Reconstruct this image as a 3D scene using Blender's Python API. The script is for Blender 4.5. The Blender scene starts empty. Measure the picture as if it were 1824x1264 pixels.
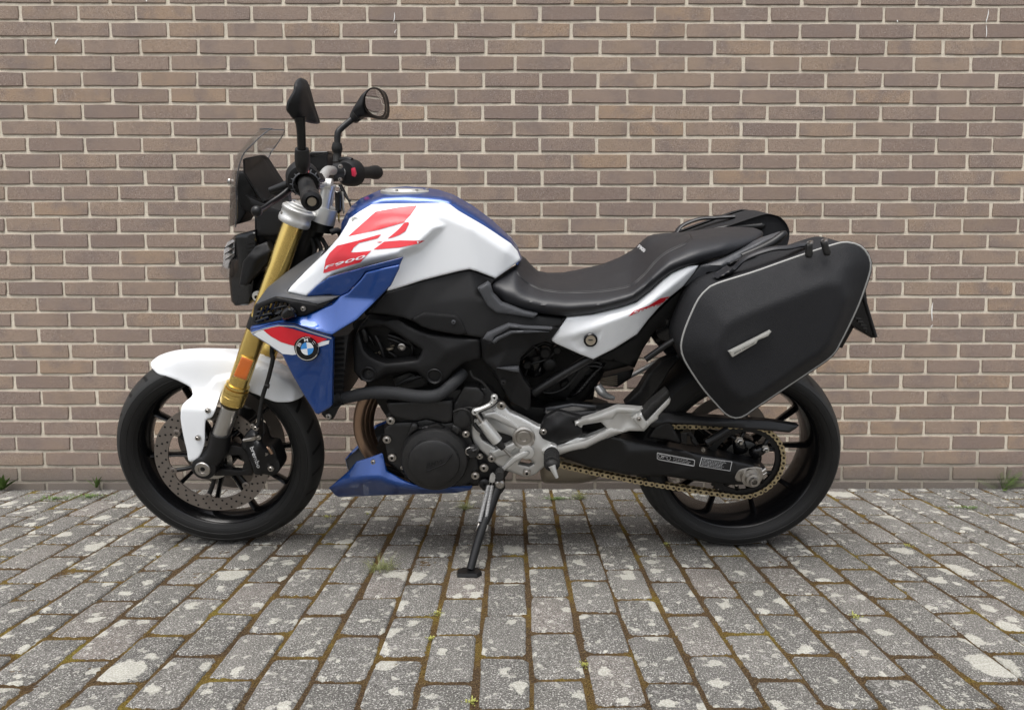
import bpy, bmesh, math, random
import numpy as np
from math import sin, cos, pi, radians, sqrt, atan2
from mathutils import Vector, Matrix, noise
from mathutils.geometry import delaunay_2d_cdt
from mathutils.bvhtree import BVHTree
random.seed(7)
SC = bpy.context.scene
COL = SC.collection

# ------------------------------------------------------------------ camera
F_PX = 1212.0; IMG_W, IMG_H = 1824, 1264
PITCH = radians(4.22); YAW = radians(.27)
CAM = Vector((.058, -2.566, .705))
cam_d = bpy.data.cameras.new('camera'); cam = bpy.data.objects.new('camera', cam_d); COL.objects.link(cam)
cam_d.sensor_fit = 'HORIZONTAL'; cam_d.sensor_width = 36; cam_d.lens = 36 * F_PX / IMG_W
cam_d.clip_start = .05; cam_d.clip_end = 500
FWD = Vector((sin(YAW) * cos(PITCH), cos(YAW) * cos(PITCH), -sin(PITCH)))
RIGHT = Vector((cos(YAW), -sin(YAW), 0)); UP = RIGHT.cross(FWD)
M = Matrix((RIGHT, UP, -FWD)).transposed().to_4x4(); M.translation = CAM
cam.matrix_world = M
SC.camera = cam
SC.render.resolution_x = 1024; SC.render.resolution_y = 709

# ------------------------------------------------------------------ world, sun, exposure
SUN_EL, SUN_ROT = radians(62), radians(200)
world = bpy.data.worlds.new('World'); SC.world = world; world.use_nodes = True
wn = world.node_tree; wn.nodes.clear()
sky = wn.nodes.new('ShaderNodeTexSky'); sky.sky_type = 'NISHITA'; sky.sun_disc = False
sky.sun_elevation = SUN_EL; sky.sun_rotation = SUN_ROT
sky.air_density = 1.0; sky.dust_density = 4.0; sky.ozone_density = 1.0
hsv = wn.nodes.new('ShaderNodeHueSaturation'); hsv.inputs['Saturation'].default_value = .32
bg = wn.nodes.new('ShaderNodeBackground'); bg.inputs['Strength'].default_value = .13
wo = wn.nodes.new('ShaderNodeOutputWorld')
wn.links.new(sky.outputs[0], hsv.inputs['Color']); wn.links.new(hsv.outputs[0], bg.inputs['Color']); wn.links.new(bg.outputs[0], wo.inputs['Surface'])
sd = bpy.data.lights.new('sun', 'SUN'); sd.energy = 1.5; sd.angle = radians(42); sd.color = (1, .97, .93)
so = bpy.data.objects.new('sun', sd); COL.objects.link(so)
# direction towards the sun: behind the camera, a little to the left, high
sdir = Vector((-.10, -.30, 1.0)).normalized()
so.rotation_euler = sdir.to_track_quat('Z', 'Y').to_euler(); so.location = (0, -3, 6)
SC.view_settings.view_transform = 'Standard'; SC.view_settings.look = 'None'
SC.view_settings.exposure = 0.88; SC.view_settings.gamma = 1.0; SC.view_settings.use_curve_mapping = False

# ------------------------------------------------------------------ measuring helpers
LEAN = radians(12.5); YB = -.545            # the motorcycle leans on its stand towards the viewer
BIKE = Matrix.Translation((0, YB, 0)) @ Matrix.Rotation(LEAN, 4, 'X')
BINV = BIKE.inverted()
CAML = BINV @ CAM
def ray(px, py):
    return (RIGHT * ((px - 912) / F_PX) - UP * ((py - 632) / F_PX) + FWD)
def L(px, py, w):
    """point of the motorcycle's own space at lateral offset w (towards the viewer)"""
    d = BINV.to_3x3() @ ray(px, py)
    t = (-w - CAML.y) / d.y
    return CAML + d * t
def ground_pt(px, py, z=0.0):
    d = ray(px, py); t = (z - CAM.z) / d.z; return CAM + d * t
def wall_pt(px, py, y=0.0):
    d = ray(px, py); t = (y - CAM.y) / d.y; return CAM + d * t
def Z(ox, oy, s):
    def f(pts): return [(ox + p[0] / s, oy + p[1] / s) + tuple(p[2:]) for p in pts]
    return f
z1 = Z(380, 120, 4.215); z2 = Z(380, 380, 3.3275); z3 = Z(190, 600, 3.327); z4 = Z(560, 620, 3.008)
z5 = Z(580, 320, 4.213); z6 = Z(820, 560, 3.717); z7 = Z(860, 360, 3.257); z8 = Z(1120, 620, 3.51)
z9 = Z(1180, 350, 3.0825); z10 = Z(640, 560, 6.318)

# ------------------------------------------------------------------ materials
def nt(name):
    m = bpy.data.materials.new(name); m.use_nodes = True
    t = m.node_tree; b = t.nodes['Principled BSDF']
    return m, t, b
def N(t, kind, **kw):
    n = t.nodes.new('ShaderNode' + kind)
    for k, v in kw.items():
        if k in n.inputs: n.inputs[k].default_value = v
        else: setattr(n, k, v)
    return n
def mixc(t, fac, a, b):
    m = t.nodes.new('ShaderNodeMix'); m.data_type = 'RGBA'
    for sock, v in ((m.inputs[0], fac), (m.inputs[6], a), (m.inputs[7], b)):
        if hasattr(v, 'is_linked'): t.links.new(v, sock)
        elif isinstance(v, (int, float)): sock.default_value = v
        else: sock.default_value = (*v, 1)
    return m.outputs[2]
def mathn(t, op, a, b=None, c=None, clamp=False):
    m = t.nodes.new('ShaderNodeMath'); m.operation = op; m.use_clamp = clamp
    for i, v in enumerate((a, b, c)):
        if v is None: continue
        if hasattr(v, 'is_linked'): t.links.new(v, m.inputs[i])
        else: m.inputs[i].default_value = v
    return m.outputs[0]
def ramp(t, fac, stops):
    r = t.nodes.new('ShaderNodeValToRGB'); e = r.color_ramp.elements
    while len(e) < len(stops): e.new(.5)
    for i, (p, c) in enumerate(stops):
        e[i].position = p; e[i].color = (*c, 1) if len(c) == 3 else c
    t.links.new(fac, r.inputs[0]); return r.outputs[0]
def smooth_step(t, v, lo, hi):
    m = t.nodes.new('ShaderNodeMapRange'); m.interpolation_type = 'SMOOTHSTEP'
    t.links.new(v, m.inputs[0]); m.inputs[1].default_value = lo; m.inputs[2].default_value = hi
    return m.outputs[0]
def bump(t, b, h, strength, dist=.001):
    n = t.nodes.new('ShaderNodeBump'); n.inputs['Strength'].default_value = strength; n.inputs['Distance'].default_value = dist
    t.links.new(h, n.inputs['Height']); t.links.new(n.outputs[0], b.inputs['Normal']); return n
def noise_n(t, scale, detail=3, rough=.5, vec=None, dim='3D'):
    n = N(t, 'TexNoise', Scale=scale, Detail=detail, Roughness=rough)
    if vec is not None: t.links.new(vec, n.inputs['Vector'])
    return n.outputs['Fac']
def geo_pos(t): return t.nodes.new('ShaderNodeNewGeometry').outputs['Position']
def obj_pos(t): return t.nodes.new('ShaderNodeTexCoord').outputs['Object']

def simple(name, col, rough, metal=0, bump_scale=None, bump_str=.1, bump_dist=.0005, coat=0, var=.12, spec=.5, dust=0, rv=.18):
    m, t, b = nt(name)
    p = obj_pos(t)
    nz = noise_n(t, 9, 4, .6, p)
    c2 = tuple(min(1, c * (1 + var)) for c in col); c1 = tuple(c * (1 - var) for c in col)
    cc = mixc(t, nz, c1, c2)
    if dust:
        up = t.nodes.new('ShaderNodeSeparateXYZ'); t.links.new(t.nodes.new('ShaderNodeNewGeometry').outputs['Normal'], up.inputs[0])
        dn = noise_n(t, 35, 6, .7, p)
        f = mathn(t, 'MULTIPLY', smooth_step(t, dn, .35, .8), dust)
        cc = mixc(t, f, cc, (.22, .20, .17))
    t.links.new(cc, b.inputs['Base Color'])
    b.inputs['Metallic'].default_value = metal
    rn = mathn(t, 'MULTIPLY_ADD', noise_n(t, 28, 5, .65, p), rv, rough - rv / 2)
    t.links.new(rn, b.inputs['Roughness'])
    b.inputs['Specular IOR Level'].default_value = spec
    if coat: b.inputs['Coat Weight'].default_value = coat; b.inputs['Coat Roughness'].default_value = .04
    if bump_scale:
        bump(t, b, noise_n(t, bump_scale, 2, .5, p), bump_str, bump_dist)
    return m
MT = {}
MT['white'] = simple('white_paint', (.70, .72, .74), .38, coat=.35, var=.015)
MT['red'] = simple('red_graphic', (.58, .010, .022), .42, coat=.15, var=.04)
def flake(name, col, metal=.55):
    m, t, b = nt(name); p = obj_pos(t)
    v = N(t, 'TexVoronoi', Scale=1400); t.links.new(p, v.inputs['Vector'])
    fl = mathn(t, 'MULTIPLY', smooth_step(t, v.outputs['Color'], .6, 1), .4)
    cc = mixc(t, fl, col, tuple(min(1, c * 1.8 + .02) for c in col)); t.links.new(cc, b.inputs['Base Color'])
    b.inputs['Metallic'].default_value = metal; b.inputs['Roughness'].default_value = .34
    b.inputs['Coat Weight'].default_value = 1; b.inputs['Coat Roughness'].default_value = .03
    return m
MT['blue'] = flake('blue_metallic_paint', (.0022, .044, .215), .55)
MT['plastic'] = simple('matte_black_plastic', (.0065, .0065, .007), .55, bump_scale=900, bump_str=.35, bump_dist=.0003, spec=.28)
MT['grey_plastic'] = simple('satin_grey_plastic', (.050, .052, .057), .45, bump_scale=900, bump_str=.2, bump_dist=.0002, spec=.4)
MT['gloss'] = simple('gloss_black_plastic', (.004, .004, .0045), .18, spec=.4)
MT['metal_black'] = simple('satin_black_metal', (.006, .006, .0065), .38, metal=.0, spec=.35)
MT['engine'] = simple('black_engine_casting', (.0095, .0095, .010), .45, bump_scale=500, bump_str=.6, bump_dist=.0008, spec=.4, dust=.03)
MT['dark'] = simple('dark_metal_and_recess_shade', (.003, .003, .003), .5, spec=.25, dust=.02)  # dark metal, also used to colour in the shade of small recesses
MT['rubber'] = simple('black_rubber', (.009, .009, .009), .62, bump_scale=500, bump_str=.3, bump_dist=.0004, spec=.3, dust=.05)
MT['gold'] = simple('gold_anodised_aluminium', (.68, .49, .155), .22, metal=.9, var=.03, rv=.03)
MT['alu'] = simple('cast_aluminium', (.56, .56, .545), .40, metal=.7, bump_scale=800, bump_str=.25, bump_dist=.0003, var=.06)
MT['steel'] = simple('brushed_steel', (.42, .40, .375), .30, metal=1, var=.15)
MT['tube_steel'] = simple('worn_grey_fork_tube', (.42, .41, .39), .3, metal=.9, var=.15)
MT['disc'] = simple('brake_disc_steel', (.23, .205, .185), .42, metal=.85, var=.15)
MT['chain'] = simple('gold_chain_steel', (.46, .38, .23), .42, metal=.7, var=.2)
MT['chain_inner'] = simple('shaded_inner_chain_steel', (.20, .15, .08), .5, metal=.7, var=.2)  # inner links coloured darker, standing for shade in the roller gaps
MT['chain_pin'] = simple('dark_chain_pin', (.05, .04, .03), .4, metal=.6)  # near-black colour for pins and rollers
MT['header'] = simple('heat_tinted_exhaust_steel', (.34, .225, .155), .34, metal=.85, var=.3)
MT['muffler'] = simple('bead_blasted_steel', (.30, .26, .20), .5, metal=.6, var=.15)
MT['vinyl'] = simple('black_seat_vinyl', (.012, .0125, .015), .46, bump_scale=1100, bump_str=.5, bump_dist=.0004, spec=.45)
MT['fabric'] = simple('black_case_fabric', (.0095, .0098, .0115), .7, bump_scale=600, bump_str=.9, bump_dist=.0012, spec=.3)
MT['piping'] = simple('grey_reflective_piping', (.27, .27, .26), .5, var=.05)
MT['hose'] = simple('woven_black_hose', (.014, .015, .017), .7, bump_scale=700, bump_str=1, bump_dist=.001)
MT['silver_print'] = simple('pale_print', (.42, .42, .42), .5, var=.02)
MT['badge'] = simple('satin_silver_badge', (.60, .60, .57), .35, metal=.7, var=.04)
MT['cyan'] = simple('roundel_blue', (.03, .24, .62), .3, coat=1, var=.02)
MT['orange'] = simple('orange_reflector', (.50, .11, .008), .35, bump_scale=260, bump_str=1, bump_dist=.001, coat=1, var=.2)
MT['redbtn'] = simple('red_switch', (.6, .02, .06), .35, coat=.5)
MT['spring'] = simple('grey_spring_steel', (.40, .40, .40), .42, metal=.5)
MT['lamp_silver'] = simple('lamp_silver', (.72, .74, .76), .25, metal=.6)
MT['ink'] = simple('black_print', (.01, .01, .01), .5, var=0)
MT['fin'] = simple('radiator_fins', (.010, .010, .011), .5, bump_scale=None)
def glassm(name, col, rough, ior=1.45):
    m, t, b = nt(name); b.inputs['Base Color'].default_value = (*col, 1); b.inputs['Roughness'].default_value = rough
    b.inputs['Transmission Weight'].default_value = 1; b.inputs['IOR'].default_value = ior; return m
m, t, b = nt('clear_plastic'); lw = t.nodes.new('ShaderNodeLayerWeight'); lw.inputs[0].default_value = .35
tr = t.nodes.new('ShaderNodeBsdfTransparent'); tr.inputs[0].default_value = (.93, .94, .95, 1); gl = t.nodes.new('ShaderNodeBsdfGlossy'); gl.inputs['Roughness'].default_value = .03
mx = t.nodes.new('ShaderNodeMixShader'); t.links.new(mathn(t, 'MULTIPLY_ADD', lw.outputs['Facing'], .42, .04), mx.inputs[0]); t.links.new(tr.outputs[0], mx.inputs[1]); t.links.new(gl.outputs[0], mx.inputs[2])
t.links.new(mx.outputs[0], t.nodes['Material Output'].inputs['Surface']); MT['glass'] = m
MT['lens'] = glassm('headlamp_lens', (.85, .88, .90), .04, 1.4)
m, t, b = nt('mirror_glass'); b.inputs['Metallic'].default_value = 1; b.inputs['Roughness'].default_value = .01; b.inputs['Base Color'].default_value = (.75, .76, .78, 1); MT['mirror'] = m

# tyre with moulded tread cuts
def tyre_mat(name, hw, n, arc0, arc1):
    m, t, b = nt(name); p = obj_pos(t)
    s = t.nodes.new('ShaderNodeSeparateXYZ'); t.links.new(p, s.inputs[0])
    ang = mathn(t, 'ARCTAN2', s.outputs[2], s.outputs[0])
    rad = mathn(t, 'SQRT', mathn(t, 'ADD', mathn(t, 'MULTIPLY', s.outputs[0], s.outputs[0]), mathn(t, 'MULTIPLY', s.outputs[2], s.outputs[2])))
    aw = mathn(t, 'ABSOLUTE', s.outputs[1])
    side = mathn(t, 'GREATER_THAN', s.outputs[1], 0)
    ph = mathn(t, 'MULTIPLY_ADD', ang, n / (2 * pi), mathn(t, 'MULTIPLY', side, .5))
    sk = mathn(t, 'MULTIPLY_ADD', aw, 9, ph)
    fr = mathn(t, 'FRACT', sk)
    line = mathn(t, 'LESS_THAN', mathn(t, 'ABSOLUTE', mathn(t, 'SUBTRACT', fr, .5)), .075)
    lo = mathn(t, 'GREATER_THAN', aw, hw * .22); hi = mathn(t, 'LESS_THAN', aw, hw * .80); rr = mathn(t, 'GREATER_THAN', rad, .262)
    g = mathn(t, 'MULTIPLY', mathn(t, 'MULTIPLY', line, lo), mathn(t, 'MULTIPLY', hi, rr))
    # moulded rings on the sidewall
    ring = mathn(t, 'SINE', mathn(t, 'MULTIPLY', rad, 1500))
    rm = mathn(t, 'MULTIPLY', mathn(t, 'LESS_THAN', rad, .258), mathn(t, 'MULTIPLY', ring, .0))
    nz = noise_n(t, 60, 5, .7, p); nz2 = noise_n(t, 7, 3, .6, p)
    base = mixc(t, nz2, (.015, .015, .015), (.025, .025, .024)); base = mixc(t, smooth_step(t, rad, .258, .264), (.0075, .0075, .0075), base)
    scr = smooth_step(t, noise_n(t, 110, 6, .8, p), .62, .8)
    base = mixc(t, mathn(t, 'MULTIPLY', scr, .10), base, (.10, .095, .09))
    cc = mixc(t, g, base, (.0015, .0015, .0015)); t.links.new(cc, b.inputs['Base Color'])
    b.inputs['Roughness'].default_value = .55; b.inputs['Specular IOR Level'].default_value = .28
    h = mathn(t, 'ADD', mathn(t, 'MULTIPLY', g, -4.0), mathn(t, 'ADD', rm, mathn(t, 'MULTIPLY', nz, .25)))
    bump(t, b, h, .8, .0015); return m
MT['tyre_f'] = tyre_mat('front_tyre_rubber', .060, 26, 0, 0)
MT['tyre_r'] = tyre_mat('rear_tyre_rubber', .090, 20, 0, 0)

# brick and mortar
def brick_mat():
    m, t, b = nt('brown_brick'); p = geo_pos(t)
    oi = t.nodes.new('ShaderNodeObjectInfo').outputs['Random']
    at = t.nodes.new('ShaderNodeAttribute'); at.attribute_name = 'tone'
    rnd = mathn(t, 'FRACT', mathn(t, 'ADD', mathn(t, 'MULTIPLY', oi, 13.7), at.outputs['Fac']))
    base = ramp(t, rnd, [(0, (.186, .139, .116)), (.3, (.215, .162, .132)), (.62, (.232, .175, .139)), (.88, (.248, .186, .141)), (1, (.272, .194, .134))])
    cloud = noise_n(t, 9, 4, .6, p)
    base = mixc(t, smooth_step(t, cloud, .42, .7), base, (.180, .140, .121))
    cloud2 = noise_n(t, 5.3, 3, .6, p)
    base = mixc(t, mathn(t, 'MULTIPLY', smooth_step(t, cloud2, .5, .75), .45), base, (.250, .182, .122))
    gr = noise_n(t, 290, 3, .8, p)
    base = mixc(t, smooth_step(t, gr, .38, .48), mixc(t, .6, base, (.055, .042, .036)), base)
    gr2 = noise_n(t, 340, 2, .7, p)
    base = mixc(t, mathn(t, 'MULTIPLY', smooth_step(t, gr2, .56, .72), .6), base, (.46, .41, .36))
    # soil splash close to the pavement
    sz = t.nodes.new('ShaderNodeSeparateXYZ'); t.links.new(p, sz.inputs[0])
    dirt = mathn(t, 'SUBTRACT', 1, smooth_step(t, mathn(t, 'ADD', sz.outputs[2], mathn(t, 'MULTIPLY', cloud, .12)), .06, .20))
    base = mixc(t, mathn(t, 'MULTIPLY', dirt, .75), base, (.095, .088, .080))
    fade = mathn(t, 'SUBTRACT', 1, smooth_step(t, sz.outputs[2], .1, 1.1))
    t.links.new(base, b.inputs['Base Color']); b.inputs['Roughness'].default_value = .85; b.inputs['Specular IOR Level'].default_value = .3
    h = mathn(t, 'ADD', gr, mathn(t, 'MULTIPLY', noise_n(t, 60, 4, .6, p), 1.2))
    bump(t, b, h, .6, .0015); return m
MT['brick'] = brick_mat()
def mortar_mat():
    m, t, b = nt('sandy_mortar'); p = geo_pos(t)
    g = noise_n(t, 520, 3, .7, p); c = noise_n(t, 6, 4, .6, p)
    base = mixc(t, c, (.52, .465, .38), (.66, .60, .495))
    base = mixc(t, smooth_step(t, g, .32, .47), (0.30, 0.26, 0.21), base)
    base = mixc(t, smooth_step(t, g, .6, .72), base, (0.759, 0.713, 0.632))
    sz = t.nodes.new('ShaderNodeSeparateXYZ'); t.links.new(p, sz.inputs[0])
    dirt = mathn(t, 'SUBTRACT', 1, smooth_step(t, mathn(t, 'ADD', sz.outputs[2], mathn(t, 'MULTIPLY', c, .12)), .06, .30))
    base = mixc(t, mathn(t, 'MULTIPLY', dirt, .75), base, (.15, .135, .115))
    t.links.new(base, b.inputs['Base Color']); b.inputs['Roughness'].default_value = .95; b.inputs['Specular IOR Level'].default_value = .2
    bump(t, b, g, .9, .0025); return m
MT['mortar'] = mortar_mat()
def paver_mat():
    m, t, b = nt('weathered_concrete_paver'); p = geo_pos(t)
    oi = t.nodes.new('ShaderNodeObjectInfo').outputs['Random']
    at = t.nodes.new('ShaderNodeAttribute'); at.attribute_name = 'tone'
    rnd = mathn(t, 'FRACT', mathn(t, 'ADD', mathn(t, 'MULTIPLY', oi, 7.3), at.outputs['Fac']))
    base = ramp(t, rnd, [(0, (.108, .102, .095)), (.5, (.145, .137, .128)), (.9, (.170, .160, .147)), (1, (.185, .160, .145))])
    big = noise_n(t, 7, 5, .65, p); mid = noise_n(t, 38, 5, .7, p)
    base = mixc(t, smooth_step(t, big, .35, .7), mixc(t, .5, base, (.075, .073, .064)), base)
    sp = noise_n(t, 330, 3, .75, p); sp2 = noise_n(t, 300, 4, .8, p)
    base = mixc(t, mathn(t, 'MULTIPLY', mathn(t, 'SUBTRACT', 1, smooth_step(t, sp, .37, .50)), .9), base, (.026, .025, .022))
    base = mixc(t, mathn(t, 'MULTIPLY', smooth_step(t, sp2, .53, .64), .9), base, (.60, .59, .55))
    base = mixc(t, mathn(t, 'MULTIPLY', smooth_step(t, mid, .56, .72), .45), base, (0.504, 0.486, 0.462))
    # round lichen crusts
    dis = N(t, 'TexNoise', Scale=34, Detail=4, Roughness=.65); t.links.new(p, dis.inputs['Vector'])
    vm = t.nodes.new('ShaderNodeVectorMath'); vm.operation = 'MULTIPLY_ADD'; t.links.new(dis.outputs['Color'], vm.inputs[0]); vm.inputs[1].default_value = (.055, .055, 0); t.links.new(p, vm.inputs[2])
    masks = []
    for sc, thr, keep, off in ((6.5, .019, .55, 0), (15, .011, .50, 3.3), (4.1, .030, .80, 7.7), (31, .0052, .45, 5.1)):
        ofs = t.nodes.new('ShaderNodeVectorMath'); ofs.operation = 'ADD'; t.links.new(vm.outputs[0], ofs.inputs[0]); ofs.inputs[1].default_value = (off, off * .7, 0)
        v = N(t, 'TexVoronoi', Scale=sc); v.voronoi_dimensions = '2D'; t.links.new(ofs.outputs[0], v.inputs['Vector'])
        sep = t.nodes.new('ShaderNodeSeparateColor'); t.links.new(v.outputs['Color'], sep.inputs[0])
        size = mathn(t, 'MULTIPLY_ADD', sep.outputs[1], thr * sc * 1.1, thr * sc * .5)
        inside = smooth_step(t, mathn(t, 'SUBTRACT', size, v.outputs['Distance']), 0, .03)
        masks.append(mathn(t, 'MULTIPLY', inside, mathn(t, 'GREATER_THAN', sep.outputs[0], keep)))
    lm = mathn(t, 'MAXIMUM', mathn(t, 'MAXIMUM', masks[0], masks[1]), mathn(t, 'MAXIMUM', masks[2], mathn(t, 'MULTIPLY', masks[3], .7)))
    lich = mixc(t, smooth_step(t, sp2, .3, .62), (.30, .295, .25), (.52, .51, .455))
    lich = mixc(t, smooth_step(t, sp, .28, .40), (.10, .095, .08), lich)
    base = mixc(t, mathn(t, 'MULTIPLY', lm, mathn(t, 'MULTIPLY_ADD', mid, .5, .5)), base, lich)
    t.links.new(base, b.inputs['Base Color']); b.inputs['Roughness'].default_value = .92; b.inputs['Specular IOR Level'].default_value = .25
    h = mathn(t, 'ADD', mathn(t, 'MULTIPLY', sp, .8), mathn(t, 'ADD', mathn(t, 'MULTIPLY', sp2, .7), mathn(t, 'MULTIPLY', mid, .8)))
    bump(t, b, h, .8, .003); return m
MT['paver'] = paver_mat()
def moss_mat():
    m, t, b = nt('joint_moss'); p = geo_pos(t)
    c = noise_n(t, 5.5, 4, .6, p); g = noise_n(t, 380, 4, .85, p); c2 = noise_n(t, 30, 5, .75, p)
    base = ramp(t, c, [(0, (0.062, 0.043, 0.026)), (.45, (0.088, 0.057, 0.033)), (.56, (0.131, 0.083, 0.027)), (.66, (0.188, 0.138, 0.027)), (.76, (0.150, 0.150, 0.037)), (1, (0.138, 0.175, 0.050))])
    base = mixc(t, smooth_step(t, c2, .55, .72), base, (.062, .042, .026))
    base = mixc(t, mathn(t, 'SUBTRACT', 1, smooth_step(t, g, .38, .52)), base, (.028, .019, .010))
    base = mixc(t, mathn(t, 'MULTIPLY', smooth_step(t, g, .54, .66), .75), base, (.30, .23, .11))
    t.links.new(base, b.inputs['Base Color']); b.inputs['Roughness'].default_value = 1; b.inputs['Specular IOR Level'].default_value = .1
    bump(t, b, g, 1, .004); return m
MT['moss'] = moss_mat()
def leaf_mat(name, c1, c2):
    m, t, b = nt(name); p = geo_pos(t)
    t.links.new(mixc(t, noise_n(t, 60, 3, .6, p), c1, c2), b.inputs['Base Color']); b.inputs['Roughness'].default_value = .6
    return m
MT['leaf'] = leaf_mat('green_leaf', (.05, .10, .018), (.12, .19, .04))
MT['grass'] = leaf_mat('pale_grass', (.13, .15, .05), (.26, .27, .11))
MT['moss_green'] = leaf_mat('bright_moss', (.22, .24, .04), (.36, .36, .10))
MT['chalk'] = simple('white_dropping', (.68, .68, .66), .8, var=.05)

# ------------------------------------------------------------------ object helpers
ORG = {}
def link(name, me, mats, parent=None, origin=None, smooth=True, frame=None):
    """mesh given in the parent's thing space; the origin is moved to its middle"""
    if origin is None:
        if len(me.vertices):
            co = np.empty(len(me.vertices) * 3); me.vertices.foreach_get('co', co); co = co.reshape(-1, 3)
            origin = Vector((co.min(0) + co.max(0)) / 2)
        else: origin = Vector((0, 0, 0))
    me.transform(Matrix.Translation(-origin))
    for m in (mats if isinstance(mats, (list, tuple)) else [mats]):
        me.materials.append(MT[m] if isinstance(m, str) else m)
    if smooth:
        me.polygons.foreach_set('use_smooth', [True] * len(me.polygons))
        if smooth is not True: me.set_sharp_from_angle(angle=radians(smooth))
    o = bpy.data.objects.new(name, me); COL.objects.link(o)
    if parent is not None:
        o.parent = parent; o.location = origin - ORG[parent]
    else: o.location = origin
    ORG[o] = Vector(origin)
    return o
def tag(o, label=None, cat=None, group=None, kind=None):
    if label: o['label'] = label
    if cat: o['category'] = cat
    if group: o['group'] = group
    if kind: o['kind'] = kind
    return o
def thing(name, base_local, label, cat, group=None, matrix=BIKE):
    o = bpy.data.objects.new(name, None); COL.objects.link(o); o.empty_display_size = .05
    base = Vector(base_local); ORG[o] = base
    o.matrix_world = matrix @ Matrix.Translation(base)
    return tag(o, label, cat, group)
def to_me(bm, name='mesh'):
    me = bpy.data.meshes.new(name); bmesh.ops.recalc_face_normals(bm, faces=bm.faces); bm.to_mesh(me); bm.free(); return me

def pip(P, poly):
    x, y = P[:, 0], P[:, 1]; c = np.zeros(len(P), bool); n = len(poly)
    for i in range(n):
        x1, y1 = poly[i][:2]; x2, y2 = poly[(i + 1) % n][:2]
        if y1 == y2: continue
        k = ((y1 > y) != (y2 > y)) & (x < (x2 - x1) * (y - y1) / (y2 - y1) + x1); c ^= k
    return c
def seg_dist(P, polys):
    d = np.full(len(P), 1e9)
    for poly in polys:
        n = len(poly)
        for i in range(n):
            a = np.array(poly[i][:2]); b = np.array(poly[(i + 1) % n][:2]); ab = b - a; l2 = max(ab @ ab, 1e-9)
            tt = np.clip(((P - a) @ ab) / l2, 0, 1); q = a + tt[:, None] * ab
            d = np.minimum(d, np.hypot(*(P - q).T))
    return d
class Height:
    """depth over the picture plane interpolated between measured points, softened by `blur`"""
    def __init__(s, ctrl, blur=4, tps=None):
        s.const = isinstance(ctrl, (int, float)); s.c = ctrl; s.tps = None
        if s.const: return
        c = np.array([p[:3] for p in ctrl], float); s.w = c[:, 2]; s.p = c[:, :2]; s.blur = blur
        if tps is not None:          # smooth thin-plate surface, `tps` is its softness
            s.o = s.p.mean(0); q = (s.p - s.o) / 100; n = len(q); s.q = q
            K = s.phi(np.hypot(q[:, None, 0] - q[None, :, 0], q[:, None, 1] - q[None, :, 1])) + tps * np.eye(n)
            A = np.zeros((n + 3, n + 3)); A[:n, :n] = K; A[:n, n] = 1; A[:n, n + 1:] = q; A[n, :n] = 1; A[n + 1:, :n] = q.T
            s.tps = np.linalg.solve(A, np.concatenate([s.w, np.zeros(3)])); return
        r = delaunay_2d_cdt([Vector(q) for q in s.p], [], [], 0, 1e-6); s.p = np.array([tuple(v) for v in r[0]]); s.w = np.array([s.w[o[0]] for o in r[3]]) if r[3] else s.w
        s.t = np.array([f for f in r[2] if len(f) == 3])
    @staticmethod
    def phi(r): return r * r * np.log(r + 1e-9)
    def raw(s, P):
        best = np.full(len(P), -1e9); out = np.zeros(len(P))
        for a, b, c in s.t:
            A, B, C = s.p[a], s.p[b], s.p[c]
            den = (B[1] - C[1]) * (A[0] - C[0]) + (C[0] - B[0]) * (A[1] - C[1])
            if abs(den) < 1e-3: continue
            l1 = ((B[1] - C[1]) * (P[:, 0] - C[0]) + (C[0] - B[0]) * (P[:, 1] - C[1])) / den
            l2 = ((C[1] - A[1]) * (P[:, 0] - C[0]) + (A[0] - C[0]) * (P[:, 1] - C[1])) / den
            l3 = 1 - l1 - l2; mn = np.minimum(np.minimum(l1, l2), l3)
            q1, q2, q3 = np.clip(l1, 0, 1), np.clip(l2, 0, 1), np.clip(l3, 0, 1); sm = q1 + q2 + q3
            v = (q1 * s.w[a] + q2 * s.w[b] + q3 * s.w[c]) / sm
            k = mn > best; best = np.where(k, mn, best); out = np.where(k, v, out)
        return out
    def __call__(s, P):
        if s.const: return np.full(len(P), float(s.c))
        if s.tps is not None:
            q = (P - s.o) / 100; n = len(s.q)
            return s.phi(np.hypot(q[:, None, 0] - s.q[None, :, 0], q[:, None, 1] - s.q[None, :, 1])) @ s.tps[:n] + s.tps[n] + q @ s.tps[n + 1:]
        if not s.blur: return s.raw(P)
        acc = s.raw(P) * 1.5; n = 1.5
        for k in range(8):
            r = s.blur * (.55 if k % 2 else 1); acc += s.raw(P + np.array([cos(k * pi / 4), sin(k * pi / 4)]) * r); n += 1
        return acc / n
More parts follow.
